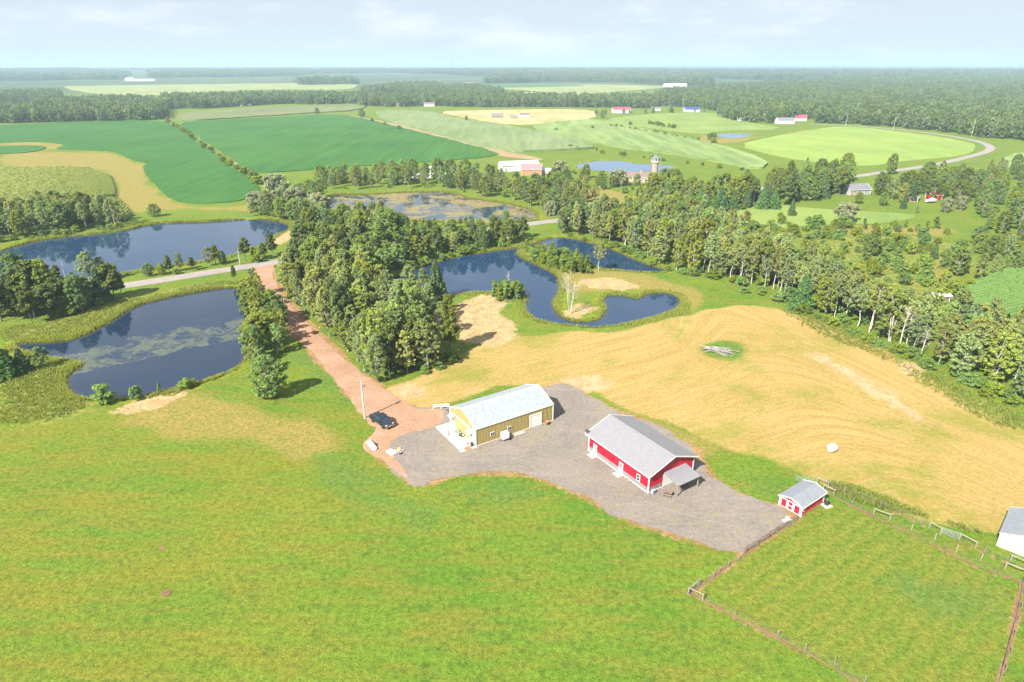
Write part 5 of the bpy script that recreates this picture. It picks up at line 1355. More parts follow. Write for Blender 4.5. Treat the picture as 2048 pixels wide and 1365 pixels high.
# ---- white outbuilding at the right
FL, FR = np.array(W(1991.6, 1091.8)), np.array(W(2048, 1114.3))
gd_ = (FR - FL) / np.linalg.norm(FR - FL); WW = 6.4
FRp = FL + gd_ * WW
rz_w = math.atan2(-gd_[1], -gd_[0]) - math.pi / 2
w_eave = height_at(FL, 1067)
print('white', w_eave)
wb = gable('white_outbuilding', 'white metal outbuilding with blue grey roof beside the fence', 'outbuilding', FRp, rz_w, 8.0, WW, w_eave, w_eave + 1.15, M['white_siding'], M['shed_roof'], M['grey_siding'], 0.2, 0.2, 0.3, base=M['concrete'])
door(wb, 'x0', 8.0, WW, WW * 0.3, WW * 0.3 + 1.0, 2.0)

# ------------------------------------------------------------------ pickup truck
def pickup():
    a, b = np.array(W(747, 837)), np.array(W(778, 857)); c = np.array(W(763, 848)); rz, _ = frame2(a, b)
    t = empty('pickup_truck', (c[0], c[1], 0.045), rz, 'dark navy crew cab pickup parked at the end of the driveway', 'pickup')
    t.scale = (1.0, 1.06, 1.14)
    prof = [(-2.88, .62), (-2.85, 1.16), (-0.78, 1.18), (1.45, 1.20), (2.55, 1.10), (2.82, 1.00), (2.88, .60), (2.60, .42), (2.32, .44), (2.2, .74), (1.95, .88), (1.65, .88), (1.4, .74), (1.28, .42), (-1.28, .42), (-1.4, .74), (-1.65, .88), (-1.95, .88), (-2.2, .74), (-2.32, .44)]
    body = MB().prism(prof, -0.98, 0.98).build('body', M['navy'], t, 0.05)
    # cab with slanted pillars
    v = []
    for z, x0, x1, y in ((1.17, -0.86, 1.52, 0.95), (1.56, -0.74, 1.10, 0.86), (1.86, -0.60, 0.72, 0.76)):
        v += [(x0, -y, z), (x1, -y, z), (x1, y, z), (x0, y, z)]
    f = [(8, 9, 10, 11), (3, 2, 1, 0)]
    for k in (0, 4):
        for i in range(4): j = (i + 1) % 4; f.append((k + i, k + j, k + 4 + j, k + 4 + i))
    cab = MB().add(v, f).build('cab', M['navy'], t, 0.05)
    def pane(name, q): n = len(q); MB().add(q, [tuple(range(n))]).build(name, M['glass'], cab)
    pane('windshield', [(1.47, -.80, 1.24), (1.47, .80, 1.24), (0.80, .70, 1.80), (0.80, -.70, 1.80)])
    pane('rear_window', [(-.865, .74, 1.26), (-.865, -.74, 1.26), (-.66, -.66, 1.78), (-.66, .66, 1.78)])
    for s in (-1, 1):
        for x0, x1, xt0, xt1 in ((0.42, 1.22, 0.36, 0.72), (-0.62, 0.32, -0.50, 0.28)):
            pane('side_window', [(x0, s * .935, 1.28), (x1, s * .935, 1.28), (xt1, s * .82, 1.77), (xt0, s * .82, 1.77)])
        MB().box(1.0, 1.2, s * 1.12 - 0.12, s * 1.12 + 0.12, 1.22, 1.42).build('mirror', M['navy'], t, 0.03)
        MB().box(2.72, 2.90, s * 0.72 - 0.20, s * 0.72 + 0.20, 0.80, 0.98).build('headlight', M['lamp'], t, 0.02)
        MB().box(-2.90, -2.84, s * 0.84 - 0.09, s * 0.84 + 0.09, 0.78, 1.10).build('tail_light', M['tail'], t)
        for x in (-0.10, 0.92): MB().box(x, x + .16, s * 0.99 - .012, s * 0.99 + .012, 1.02, 1.06).build('door_handle', M['chrome'], t)
        for x in (1.8, -1.8):
            w = empty('wheel', (x, s * 0.86, 0.40)); w.parent = t
            m = MB().lathe([(0.26, -0.13), (0.37, -0.13), (0.40, -0.08), (0.40, 0.08), (0.37, 0.13), (0.26, 0.13)], 20); m.build('tyre', M['rubber'], w, rot=(math.pi/2, 0, 0))
            m = MB().lathe([(0.05, -0.10), (0.25, -0.11), (0.27, -0.02), (0.27, 0.02), (0.25, 0.11), (0.05, 0.10)], 12); m.build('rim', M['chrome'], w, rot=(math.pi/2, 0, 0))
    MB().box(-2.74, -0.92, -0.80, 0.80, 1.175, 1.19).build('bed_cover', M['black'], t)
    MB().box(2.80, 2.98, -0.96, 0.96, 0.48, 0.70).build('front_bumper', M['chrome'], t, 0.03)
    MB().box(-3.02, -2.86, -0.94, 0.94, 0.50, 0.66).build('rear_bumper', M['chrome'], t, 0.03)
    g = MB().box(2.82, 2.89, -0.50, 0.50, 0.72, 1.00).build('grille', M['black'], t)
    for k in range(3): MB().box(2.885, 2.90, -0.48, 0.48, 0.76 + k * 0.08, 0.785 + k * 0.08).build('grille_bar', M['chrome'], g)
    MB().box(2.97, 2.99, -0.17, 0.17, 0.53, 0.65).build('number_plate', M['white'], t)
pickup()

# ------------------------------------------------------------------ utility poles
M['pole_wood'] = simple('pole_wood', (0.42, 0.39, 0.35), 0.85, var=0.2, scale=1.5)
def pole(px, py, top_py, label, arm=False, can=False, group=None, r=0.17, lean=0.0):
    x, y = W(px, py); h = height_at((x, y), top_py)
    t = empty('utility_pole', (x, y, 0), 0.2, label, 'pole', group)
    MB().tube([(0, 0, -0.4), (0.0, 0, h * 0.5), (lean, 0, h)], [r * 1.15, r, r * 0.75], 10).build('post', M['pole_wood'], t, smooth=False)
    if arm:
        MB().beam((-1.1, 0, h - 0.5), (1.1, 0, h - 0.5), 0.1, 0.12).build('crossarm', M['wood_grey'], t)
        for q in (-1.0, 0, 1.0): MB().lathe([(0.05, 0), (0.07, .08), (0.04, .16), (0.06, .22)], 8, (q, 0, h - 0.44 if q else h)).build('insulator', M['galv'], t)
    else: MB().lathe([(0.05, 0), (0.06, .10), (0.03, .22)], 8, (lean, 0, h)).build('insulator', M['galv'], t)
    if can:
        MB().lathe([(0.16, 0), (0.2, .05), (0.2, .75), (0.14, .82)], 12, (0.38, 0, h - 1.6)).build('transformer_can', M['galv'], t)
        MB().beam((0.1, 0, h - 1.2), (0.38, 0, h - 1.2), 0.06).build('bracket', M['galv'], t)
    return (x, y, h)
P1 = pole(729, 836.7, 761, 'pale utility pole with a transformer can standing by the pickup', can=True)
P2 = pole(573.3, 647.5, 596, 'thin utility pole halfway along the driveway', r=0.11)
P3 = pole(480, 529, 500, 'utility pole beside the paved road at the long pond', r=0.13)
RP = [pole(px, py, tp, 'tall leaning utility pole along the far road bend', True, group='utility poles on the far road') for px, py, tp in ((1942, 275, 239), (1786, 261.6, 233), (1691, 252.5, 226), (1561, 240, 213), (1364.8, 219.4, 199))]
def wire(a, b, sag, label, r=0.02, dz=0.0, off=0.0):
    pts = []
    for t in np.linspace(0, 1, 14): pts.append((a[0] + (b[0]-a[0])*t + off, a[1] + (b[1]-a[1])*t, a[2] + (b[2]-a[2])*t + dz - sag * 4 * t * (1-t)))
    tag(MB().tube(pts, r, 4).build('overhead_wire', M['black']), label, 'wire', 'overhead wires')
wire(P1, P2, 0.9, 'thin overhead wire between the driveway poles', 0.012); wire(P2, P3, 0.9, 'thin overhead wire from the driveway to the roadside pole', 0.012)
end = (RP[0][0] + 190, RP[0][1] - 190, RP[0][2])
for q in (-1.0, 0, 1.0):
    wire(end, RP[0], 2.0, 'overhead wire along the far road bend', 0.02, -0.3 if q else 0.2, q)
    for a, b in zip(RP[:2], RP[1:3]): wire(a, b, 2.0, 'overhead wire along the far road bend', 0.02, -0.3 if q else 0.2, q)

# ------------------------------------------------------------------ fences
def zpole(m, x, y, h, r): m.tube([(x, y, -0.3), (x, y, h)], [r, r * 0.92], 8); return m
def brace(a_px, b_px, mat, label, h=1.25, group=None):
    a, b = W(*a_px), W(*b_px); t = empty('fence_brace', (a[0], a[1], 0), 0, label, 'fence', group); d = (b[0]-a[0], b[1]-a[1])
    zpole(MB(), 0, 0, h, 0.11).build('post', mat, t); zpole(MB(), d[0], d[1], h, 0.11).build('post', mat, t)
    MB().tube([(0, 0, h - 0.15), (d[0], d[1], h - 0.15)], 0.085, 8).build('rail', mat, t)
def fpost(px, py, h, mat, label, group, r=0.07):
    x, y = W(px, py); o = zpole(MB(), 0, 0, h, r).build('fence_post', mat, loc=(x, y, 0)); tag(o, label, 'post', group)
brace((1375,1190), (1396,1172), M['wood_grey'], 'grey rail brace at the paddock corner running towards the yard')
brace((1376,1189), (1404,1202), M['wood_pale'], 'pale rail brace at the paddock corner running along the lawn')
brace((1633,968), (1655,976), M['wood_grey'], 'grey rail brace behind the red shed at the hay')
brace((1645,982), (1666,992), M['wood_pale'], 'pale rail brace against the back of the red shed')
brace((1746,1030), (1778,1042), M['wood_pale'], 'pale rail brace alone in the paddock fence line')
brace((1857,1057), (1879,1069), M['wood_pale'], 'pale rail brace left of the metal gate')
brace((1917,1081), (1949,1097), M['wood_pale'], 'pale rail brace right of the metal gate')
brace((2008,1139), (2056,1158), M['wood_pale'], 'pale rail brace at the paddock far corner')
brace((2019,1124), (2062,1142), M['wood_grey'], 'grey rail brace below the white outbuilding')
for px, py in ((1821,1063), (1868,1081), (1911,1104), (1960,1122)): fpost(px, py, 1.25, M['wood_pale'], 'pale round post in the paddock fence', 'pale paddock posts', 0.10)
for px, py in ((1704,1008), (1688,987), (1723,1000), (1759,1016), (1798,1033), (1841,1050), (1968,1106)): fpost(px, py, 1.25, M['wood_grey'], 'thin grey post at the edge of the hay', 'thin posts along the hay', 0.05)
for px, py in ((1554,1276), (1609,1302), (1667,1330), (1728,1365)): fpost(px, py, 1.2, M['wood_grey'], 'thin grey post between lawn and paddock', 'thin posts along the lawn', 0.06)
for px, py in ((2046,1190), (2040,1218), (2033,1246), (2026,1275), (2018,1310), (2008,1345)): fpost(px, py, 1.15, M['wood'], 'low brown post on the bare strip of the paddock side', 'low posts on the bare strip', 0.07)
for px, py in ((1425,1158), (1455,1136), (1475,1123)): fpost(px, py, 1.15, M['wood_grey'], 'thin grey post between the paddock corner and the yard', 'thin posts below the yard', 0.05)
def wire_fence(pts_px, label, h=1.1):
    pts = resample(WP(pts_px), 3.0, False); o0 = pts[0]; t = empty('wire_fence', (o0[0], o0[1], 0), 0, label, 'fence')
    for z in (0.25, 0.55, 0.85, h): MB().tube([(p[0]-o0[0], p[1]-o0[1], z) for p in pts], 0.012, 3).build('wire', M['wood'], t)
    for p in pts[::2]: MB().box(p[0]-o0[0]-.03, p[0]-o0[0]+.03, p[1]-o0[1]-.03, p[1]-o0[1]+.03, -.1, h + .08).build('stake', M['wood'], t)
for i, l in enumerate(FENCE_LINES): wire_fence(l if i else l[:3], ['thin wire fence from the paddock corner up to the yard', 'thin wire fence between lawn and paddock', 'thin wire fence along the top of the paddock', 'thin wire fence at the end of the paddock', 'thin wire fence along the cut hay'][i])
def metal_gate(a_px, b_px, label, rails=6, h=1.3):
    a, b = np.array(W(*a_px)), np.array(W(*b_px)); rz, ln = frame2(a, b); t = empty('metal_gate', (a[0], a[1], 0), rz, label, 'gate')
    for k in range(rails): MB().tube([(0, 0, 0.25 + (h-0.25)*k/(rails-1)), (ln, 0, 0.25 + (h-0.25)*k/(rails-1))], 0.022, 6).build('rail', M['galv'], t)
    for q in (0.02, ln * 0.5, ln - 0.02): MB().tube([(q, 0, 0.2), (q, 0, h + 0.04)], 0.035, 6).build('upright', M['galv'], t)
metal_gate((1880,1070), (1916,1082), 'silver tube gate in the fence by the hay')
metal_gate((1590,964), (1625,972), 'silver tube gate behind the red shed')
# board fence beside the gravel
def board_fence():
    pts = [W(*p) for p in ((1488,1108), (1512,1093), (1534,1079), (1552,1066), (1571,1055), (1590,1043))]
    t = empty('board_fence', (pts[0][0], pts[0][1], 0), 0, 'dark weathered board fence along the gravel by the shed', 'fence')
    L0 = [(p[0]-pts[0][0], p[1]-pts[0][1]) for p in pts]
    for x, y in L0: MB().box(x-.08, x+.08, y-.08, y+.08, -.2, 1.25).build('post', M['wood'], t)
    for (x0, y0), (x1, y1) in zip(L0[:-1], L0[1:]):
        for z in (0.45, 0.8, 1.12): MB().beam((x0, y0, z), (x1, y1, z), 0.04, 0.15).build('rail', M['wood'], t)
board_fence()
M['log_grey'] = simple('log_grey', (0.17, 0.155, 0.145), 0.9, var=0.35, scale=2)
M['log_pale'] = simple('log_pale', (0.29, 0.265, 0.245), 0.9, var=0.3, scale=2)
def bundle(name, px, py, label, cat, mat, n, ln, r, ang, spread, seed, pale=None, hz=0.5):
    """heap of round sticks, each a piece of its own"""
    x, y = W(px, py); t = empty(name, (x, y, 0), 0, label, cat); rg = np.random.default_rng(seed)
    for i in range(n):
        a = ang + rg.normal() * spread; l = ln * rg.uniform(0.45, 1.0); c = rg.normal(size=2) * np.array([ln * 0.16, ln * 0.10]); z = rg.uniform(0.06, hz)
        d = np.array([math.cos(a), math.sin(a)]) * l / 2; tz = rg.normal() * 0.12
        m = rg.normal(size=2) * 0.1
        MB().tube([(c[0]-d[0], c[1]-d[1], max(.05, z-tz)), (c[0]+m[0], c[1]+m[1], z+.05), (c[0]+d[0], c[1]+d[1], max(.05, z+tz))], [r, r*.85, r*.5], 6).build('log', pale if pale and rg.random() < .5 else mat, t)
bundle('brush_pile', 1438, 704, 'pile of grey dead logs and poles in the cut hay', 'log pile', M['log_grey'], 34, 7.0, 0.085, -0.45, 0.45, 5, M['log_pale'], 0.7)
bundle('branch_heap', 1578, 1050, 'small heap of dry branches against the board fence', 'branches', M['wood'], 16, 1.8, 0.03, 0.8, 0.9, 6, M['wood_pale'], 0.5)

# ------------------------------------------------------------------ loose things in the yard
def thing(name, pos, rz, label, cat): return empty(name, (pos[0], pos[1], 0.03), rz, label, cat)
rg2 = np.random.default_rng(12)
# wrapped bale
x, y = W(1662, 903); hb = thing('hay_bale', (x, y), 0.35, 'white wrapped round hay bale alone in the cut hay', 'bale')
MB().lathe([(0.02, -.66), (.55, -.66), (.70, -.58), (.74, -.4), (.74, .4), (.70, .58), (.55, .66), (.02, .66)], 22).build('wrap', M['bale'], hb, smooth=True, loc=(0, 0, .70), rot=(0, math.pi/2, 0))
for q in (-.3, .05, .35): MB().lathe([(.742, q-.02), (.752, q), (.742, q+.02)], 22).build('wrap_band', M['white'], hb, loc=(0, 0, .70), rot=(0, math.pi/2, 0))
# barrel
x, y = rpos(RL - 0.6, RW + 0.75); t = thing('barrel', (x, y), 0, 'blue plastic barrel at the back corner of the red barn', 'barrel')
MB().lathe([(.33, 0), (.37, .1), (.38, .45), (.40, .5), (.38, .55), (.38, 1.0), (.40, 1.05), (.37, 1.15), (.3, 1.22)], 18).build('drum', M['blue'], t, smooth=True)
MB().lathe([(.06, 1.22), (.06, 1.27)], 8).build('bung', M['white'], t)
# satellite dish on the barn roof
p = (0.0, -0.35); t = empty('satellite_dish', (*rpos(-0.35, -0.35), r_eave + 0.02), rz_r, 'dark satellite dish on the barn roof corner', 'dish')
MB().tube([(0, 0, 0), (0, 0, .5)], .03, 6).build('mast', M['galv'], t)
MB().lathe([(.02, 0), (.15, .02), (.28, .07), (.36, .13)], 16).build('dish', M['black'], t, loc=(0, 0, .5), rot=(.9, .3, 0))
MB().tube([(0, 0, .5), (.1, -.45, .75)], .015, 5).build('feed_arm', M['galv'], t)
# timber rack behind the barn
rack = thing('timber_rack', rpos(RL * 0.66, RW + 1.3), rz_r, 'pale timber rail rack behind the red barn', 'rack')
for a, b in (((-1.6, -.9), (1.6, -.9)), ((-1.6, .9), (1.6, .9)), ((-1.6, -.9), (-1.6, .9)), ((1.6, -.9), (1.6, .9))):
    MB().beam((*a, 1.05), (*b, 1.05), .09, .12).build('rail', M['wood_pale'], rack); MB().beam((*a, .5), (*b, .5), .05, .12).build('rail', M['wood_pale'], rack)
for a in ((-1.6, -.9), (1.6, -.9), (-1.6, .9), (1.6, .9), (0, .9)): MB().box(a[0]-.07, a[0]+.07, a[1]-.07, a[1]+.07, 0, 1.1).build('post', M['wood_pale'], rack)
for k in range(5): MB().box(-1.4 + k*.6, -.95 + k*.6, -.7, .7, .2, .28).build('board', M['wood_grey'], rack)
# things at the lean-to and along the barn
t = thing('picnic_table', rpos(RL + 2.2, RW * 0.22), rz_r + 0.5, 'low wooden bench table beside the porch post', 'table')
for k in range(4): MB().box(-.75, .75, -.38 + k*.2, -.21 + k*.2, .68, .73).build('board', M['wood'], t)
for s in (-1, 1):
    MB().box(-.75, .75, s*.68-.12, s*.68+.12, .40, .45).build('seat', M['wood'], t)
    MB().beam((s*.55, -.6, 0), (s*.55, .1, .68), .06, .09).build('leg', M['wood'], t); MB().beam((s*.55, .6, 0), (s*.55, -.1, .68), .06, .09).build('leg', M['wood'], t)
t = thing('ac_unit', rpos(RL + 0.5, 0.75), rz_r, 'small grey utility box against the barn end wall', 'utility box')
MB().box(-.25, .25, -.35, .35, 0, .7).build('case', M['grey_siding'], t, .03)
for k in range(5): MB().box(.25, .262, -.28, .28, .12 + k*.1, .16 + k*.1).build('slat', M['black'], t)
t = thing('flower_pots', rpos(RL * 0.68, -0.55), rz_r, 'row of small reddish pots along the barn wall', 'pots')
for k in range(3):
    pz = MB().lathe([(.10, 0), (.16, .26), (.17, .3), (.13, .3)], 10, (k*.5, .1*(k % 2), 0)).build('pot', M['brick'], t)
# white tank trailer by the gold building
t = thing('tank_trailer', gpos(GL * 0.335, -0.95), rz, 'white box tank on small black wheels by the gold wall', 'tank trailer')
MB().box(-.75, .55, -.6, .6, .42, 1.62).build('tank', M['white'], t, .09)
MB().lathe([(.2, 1.62), (.2, 1.70), (.16, 1.72)], 12, (-.1, 0, 0)).build('lid', M['grey_siding'], t)
MB().box(-.85, .95, -.5, .5, .32, .42).build('chassis', M['galv'], t)
for s in (-1, 1):
    w = MB().lathe([(.12, -.1), (.28, -.1), (.32, -.05), (.32, .05), (.28, .1), (.12, .1)], 16).build('wheel', M['rubber'], t, loc=(.55, s*.62, .32), rot=(math.pi/2, 0, 0))
    MB().lathe([(.03, -.07), (.14, -.07), (.14, .07), (.03, .07)], 10).build('rim', M['galv'], w)
MB().beam((-.85, 0, .38), (-1.7, 0, .30), .09).build('drawbar', M['galv'], t); MB().tube([(-1.65, 0, 0), (-1.65, 0, .45)], .03, 6).build('jack', M['galv'], t)
t = thing('plank_stack', gpos(GL * 0.50, -0.75), rz + 0.03, 'stack of pinkish planks lying along the gold wall', 'planks')
for j in range(2):
    for k in range(3): MB().box(-1.5 + .1*j, 1.6 - .15*k, -.36 + k*.24, -.14 + k*.24, .02 + j*.09, .10 + j*.09).build('plank', M['pink'], t)
t = thing('garden_cart', gpos(GL * 0.885, -0.75), rz + .4, 'small orange cart with black wheels by the gold wall corner', 'cart')
MB().add([(-.5, -.35, .75), (.5, -.35, .75), (.5, .35, .75), (-.5, .35, .75), (-.35, -.25, .4), (.35, -.25, .4), (.35, .25, .4), (-.35, .25, .4)], [(4,7,6,5), (0,4,5,1), (1,5,6,2), (2,6,7,3), (3,7,4,0)]).build('tub', M['orange'], t)
for s in (-1, 1): MB().lathe([(.04, -.05), (.2, -.05), (.23, 0), (.2, .05), (.04, .05)], 14).build('wheel', M['rubber'], t, loc=(.2, s*.38, .23), rot=(math.pi/2, 0, 0))
MB().tube([(-.5, 0, .7), (-1.0, 0, .9)], .025, 6).build('handle', M['galv'], t); MB().box(.25, .4, -.2, .2, .75, .85).build('load', M['wood_pale'], t)
# patio things
t = thing('trash_bin', gpos(-0.7, 0.35), rz, 'black round bin at the patio corner by the gold building', 'bin'); t.location.z = .11
MB().lathe([(.24, 0), (.29, .7), (.31, .72), (.31, .78), (.27, .84), (.05, .88)], 14).build('can', M['black'], t)
MB().tube([(-.1, 0, .88), (0, 0, .94), (.1, 0, .88)], .015, 5).build('handle', M['galv'], t)
t = thing('wood_pallet', gpos(-1.75, 0.10), rz, 'reddish brown pallet lying on the patio corner', 'pallet'); t.location.z = .11
for k in range(6): MB().box(-.62, .62, -.5 + k*.18, -.37 + k*.18, .10, .13).build('slat', M['brown_wood'], t)
for k in range(3): MB().box(-.62 + k*.58, -.54 + k*.58, -.5, .53, 0, .10).build('bearer', M['brown_wood'], t)
t = thing('door_mat', gpos(-0.9, 1.55), rz, 'brown door mat on the white patio', 'mat'); t.location.z = .11
MB().box(-.3, .3, -.45, .45, 0, .025).build('mat', M['brown_wood'], t)
MB().box(-.24, .24, -.39, .39, .025, .032).build('mat_centre', M['wood'], t)
def chair(pos, rz_, label, mat):
    t = thing('patio_chair', pos, rz_, label, 'chair'); t.location.z = .11
    MB().box(-.25, .25, -.25, .25, .40, .44).build('seat', mat, t); MB().beam((-.27, 0, .44), (-.40, 0, .95), .5, .04, (1, 0, 0)).build('backrest', mat, t)
    for i in (-1, 1):
        for j in (-1, 1): MB().beam((i*.23, j*.23, 0), (i*.22, j*.22, .42), .035).build('leg', mat, t)
        MB().box(-.25, .22, i*.27-.03, i*.27+.03, .60, .64).build('armrest', mat, t)
chair(gpos(-1.0, GW * .42), rz + 2.4, 'dark patio chair against the gold gable end', M['black'])
chair(gpos(-1.0, GW * .60), rz + 2.9, 'brown patio chair beside the overhead door', M['wood'])
t = thing('patio_table', gpos(-1.1, GW * .51), rz, 'small round green table between the patio chairs', 'table'); t.location.z = .11
MB().lathe([(.42, .68), (.44, .70), (.42, .72)], 18).build('top', simple('green_paint', (.12, .30, .22), .5), t); MB().tube([(0, 0, 0), (0, 0, .68)], .03, 8).build('stem', M['galv'], t); MB().lathe([(.25, 0), (.22, .03), (.03, .06)], 14).build('foot', M['galv'], t)
t = thing('fire_pole_stand', gpos(-2.5, GW * .62), rz, 'short brown wooden stand post on the patio', 'stand'); t.location.z = .11
MB().box(-.08, .08, -.08, .08, 0, 1.0).build('post', M['brown_wood'], t); MB().box(-.3, .3, -.06, .06, 0, .08).build('foot', M['brown_wood'], t); MB().box(-.06, .06, -.3, .3, 0, .075).build('foot', M['brown_wood'], t)
# white rails left of the gold building
t = thing('white_rail_fence', on(866, 819), frame2(on(866, 819), on(898, 817))[0], 'short white two rail fence left of the gold building', 'fence')
_, wl = frame2(on(866, 819), on(898, 817))
for q in (0, .5, 1): MB().box(wl*q-.07, wl*q+.07, -.07, .07, -.1, 1.05).build('post', M['white'], t)
for z in (.45, .9): MB().box(0, wl, -.03, .03, z, z + .17).build('rail', M['white'], t)
t = thing('scrap_heap', on(897, 821), .3, 'dark pipes and scrap against the white rails', 'scrap')
for k in range(9): 
    a = rg2.uniform(0, 3.1); l = rg2.uniform(.5, 1.1); c = rg2.normal(size=2) * .5
    MB().beam((c[0]-l*math.cos(a)/2, c[1]-l*math.sin(a)/2, .1 + .05*k), (c[0]+l*math.cos(a)/2, c[1]+l*math.sin(a)/2, .15 + .06*k), .09, .12).build('scrap_piece', M['galv'] if k % 3 else M['black'], t)
# white blade and pallet heap at the dirt corner
a, b = W(735.5, 884), W(749.5, 901); rzb, bl = frame2(a, b)
t = thing('plow_blade', a, rzb, 'long white curved steel blade lying on the red dirt', 'blade')
prof = [(math.sin(q) * .75 - .3, .75 - math.cos(q) * .75) for q in np.linspace(-.2, 1.15, 8)]
v = [(x_, p_[0], p_[1] + .03) for x_ in (0, bl) for p_ in prof] + [(x_, p_[0] + .04, p_[1] - .01) for x_ in (0, bl) for p_ in prof]
f = [(i, i+1, 9+i, 8+i) for i in range(7)] + [(16+i, 24+i, 25+i, 17+i) for i in range(7)] + [(0, 8, 24, 16), (7, 23, 31, 15)]
MB().add(v, f).build('blade', M['white'], t)
for q in (.1, .37, .63, .9): MB().box(bl*q-.03, bl*q+.03, .1, .5, .02, .5).build('rib', M['galv'], t)
MB().box(bl*.35, bl*.65, .45, 1.0, .05, .2).build('push_frame', M['black'], t)
def pallet(px, py, rz_, label, z=0.0, mat='white'):
    t = thing('pallet', W(px, py), rz_, label, 'pallet'); t.location.z += z
    for k in range(6): MB().box(-.6, .6, -.5 + k*.19, -.37 + k*.19, .11, .135).build('slat', M[mat], t)
    for k in range(3): MB().box(-.6 + k*.56, -.52 + k*.56, -.5, .58, 0, .11).build('bearer', M[mat], t)
pallet(779, 904, .5, 'white pallet at the left of the heap by the lawn', 0, 'white')
pallet(785, 908, .7, 'white pallet lying under the pale boards', 0, 'bale')
pallet(785, 908, .2, 'white pallet stacked on another at the lawn corner', .14, 'white')
t = thing('board_heap', W(793, 905), -.3, 'heap of pale boards with a yellow crate beside the pallets', 'boards')
for k in range(7):
    a = rg2.uniform(-.5, .5); c = rg2.normal(size=2) * .25
    MB().beam((c[0]-.8*math.cos(a), c[1]-.8*math.sin(a), .05 + .05*k), (c[0]+.8*math.cos(a), c[1]+.8*math.sin(a), .06 + .05*k), .16, .04).build('board', M['wood_pale'] if k % 2 else M['white'], t)
MB().box(.1, .6, .2, .6, .4, .7).build('crate', M['yellow'], t); MB().lathe([(.1, 0), (.3, 0), (.3, .15), (.1, .15)], 14, (.9, -.2, 0)).build('tyre', M['rubber'], t)
# stock tank by the shed
t = thing('stock_tank', W(1652, 1012), .4, 'dark round tub with hose on a pale slab beside the red shed', 'tub')
MB().box(-.75, .6, -.7, .55, 0, .08).build('slab', M['concrete'], t)
MB().lathe([(.38, .08), (.45, .6), (.47, .63), (.42, .63), (.36, .2)], 18, (.1, .1, 0)).build('tub', M['black'], t); MB().tube([(.1, .5, .05), (.35, .6, .5), (.3, .3, .8), (.1, .1, .6)], .035, 6).build('hose', M['galv'], t)
t = thing('white_bags', W(1574, 1044), .7, 'heap of white feed bags by the shed corner', 'bags')
for k in range(4): MB().box(-.45, .45, -.28, .28, .0, .22).build('bag', M['bale'], t, .1, True, loc=((k % 2) * .5 - .2, (k // 2) * .45 - .2, .0 + .16 * (k == 3)), rot=(0, 0, rg2.uniform(-.4, .4)))
# tyre tracks pressed into the lawn, bare spots
for i, (px, py, r) in enumerate([(322,1098,.5), (331,1187,.6)]):
    x, y = W(px, py); q = np.array([(x + r*math.cos(a)*1.1, y + r*math.sin(a)*.9) for a in np.linspace(0, 6.283, 14, endpoint=False)])
    sheet('bare_spot', rough_edge(q, .12, .15, i + 3, .5), 0.10, M['strip'], label='small bare reddish spot in the green lawn', cat='soil')

# ------------------------------------------------------------------ farmsteads and far buildings
def far_house(name, px, py, ang, Lx, Wy, eave, ridge, wm, rm, label, cat='house', win=3, sides=('y0',), chim=False, ov=0.4, dr=True):
    x, y = W(px, py)
    t = gable(name, label, cat, (x, y), ang, Lx, Wy, eave, ridge, wm, rm, M['white'], ov, ov, ribs=False)
    for s in sides:
        ln = Lx if s in ('y0', 'y1') else Wy
        for k in range(win):
            c = ln * (k + 1) / (win + 1)
            window(t, s, Lx, Wy, c - .5, c + .5, eave * .4, eave * .8, 1, 1, fw=.12)
    if dr: on_wall(t, 'y0', Lx, Wy, Lx * .08, Lx * .08 + 1.1, 0.1, 2.15, 0, .08, 'door', M['brown_wood'])
    if chim: MB().box(Lx*.6, Lx*.6+.8, Wy*.4, Wy*.4+.8, eave, ridge + .9).build('chimney', M['brick'], t)
    return t
far_house('long_white_barn', 1004, 344, .25, 26, 11, 4.0, 6.0, M['white_siding'], M['white_siding'], 'long white roofed barn at the red roofed farmstead', 'barn', 0)
t = far_house('red_roofed_barn', 1042, 352, -.12, 13, 9, 4.2, 7.2, M['brown_wood'], M['redtile'], 'brown boarded barn with faded red roof', 'barn', 2)
far_house('open_shed', 1078, 350, -.3, 7, 6, 3.0, 3.9, M['white_siding'], M['white_siding'], 'white carport shed beside the red roofed barn', 'shed', 0)
x, y = W(1090, 353)
t = empty('red_tractor', (x, y, 0), 0.3, 'small red tractor parked before the carport shed', 'tractor')
MB().box(-.3, 1.6, -.4, .4, .8, 1.5).build('hood', M['red'], t, .06); MB().box(-1.1, -.3, -.5, .5, .8, 1.2).build('platform', M['red'], t); MB().box(-1.0, -.4, -.35, .35, 1.2, 1.7).build('seat', M['black'], t, .05)
for s in (-1, 1):
    MB().lathe([(.2, -.2), (.75, -.2), (.8, 0), (.75, .2), (.2, .2)], 16).build('rear_wheel', M['rubber'], t, loc=(-.7, s*.8, .8), rot=(math.pi/2, 0, 0)); MB().lathe([(.1, -.12), (.4, -.12), (.42, 0), (.4, .12), (.1, .12)], 14).build('front_wheel', M['rubber'], t, loc=(1.2, s*.6, .42), rot=(math.pi/2, 0, 0))
far_house('brick_house', 1252, 364, -.35, 13, 9, 3.2, 5.6, M['brick'], M['brown_roof'], 'house with brown hipped shingle roof below the tower', 'house', 3, ('y0', 'x0'), True)
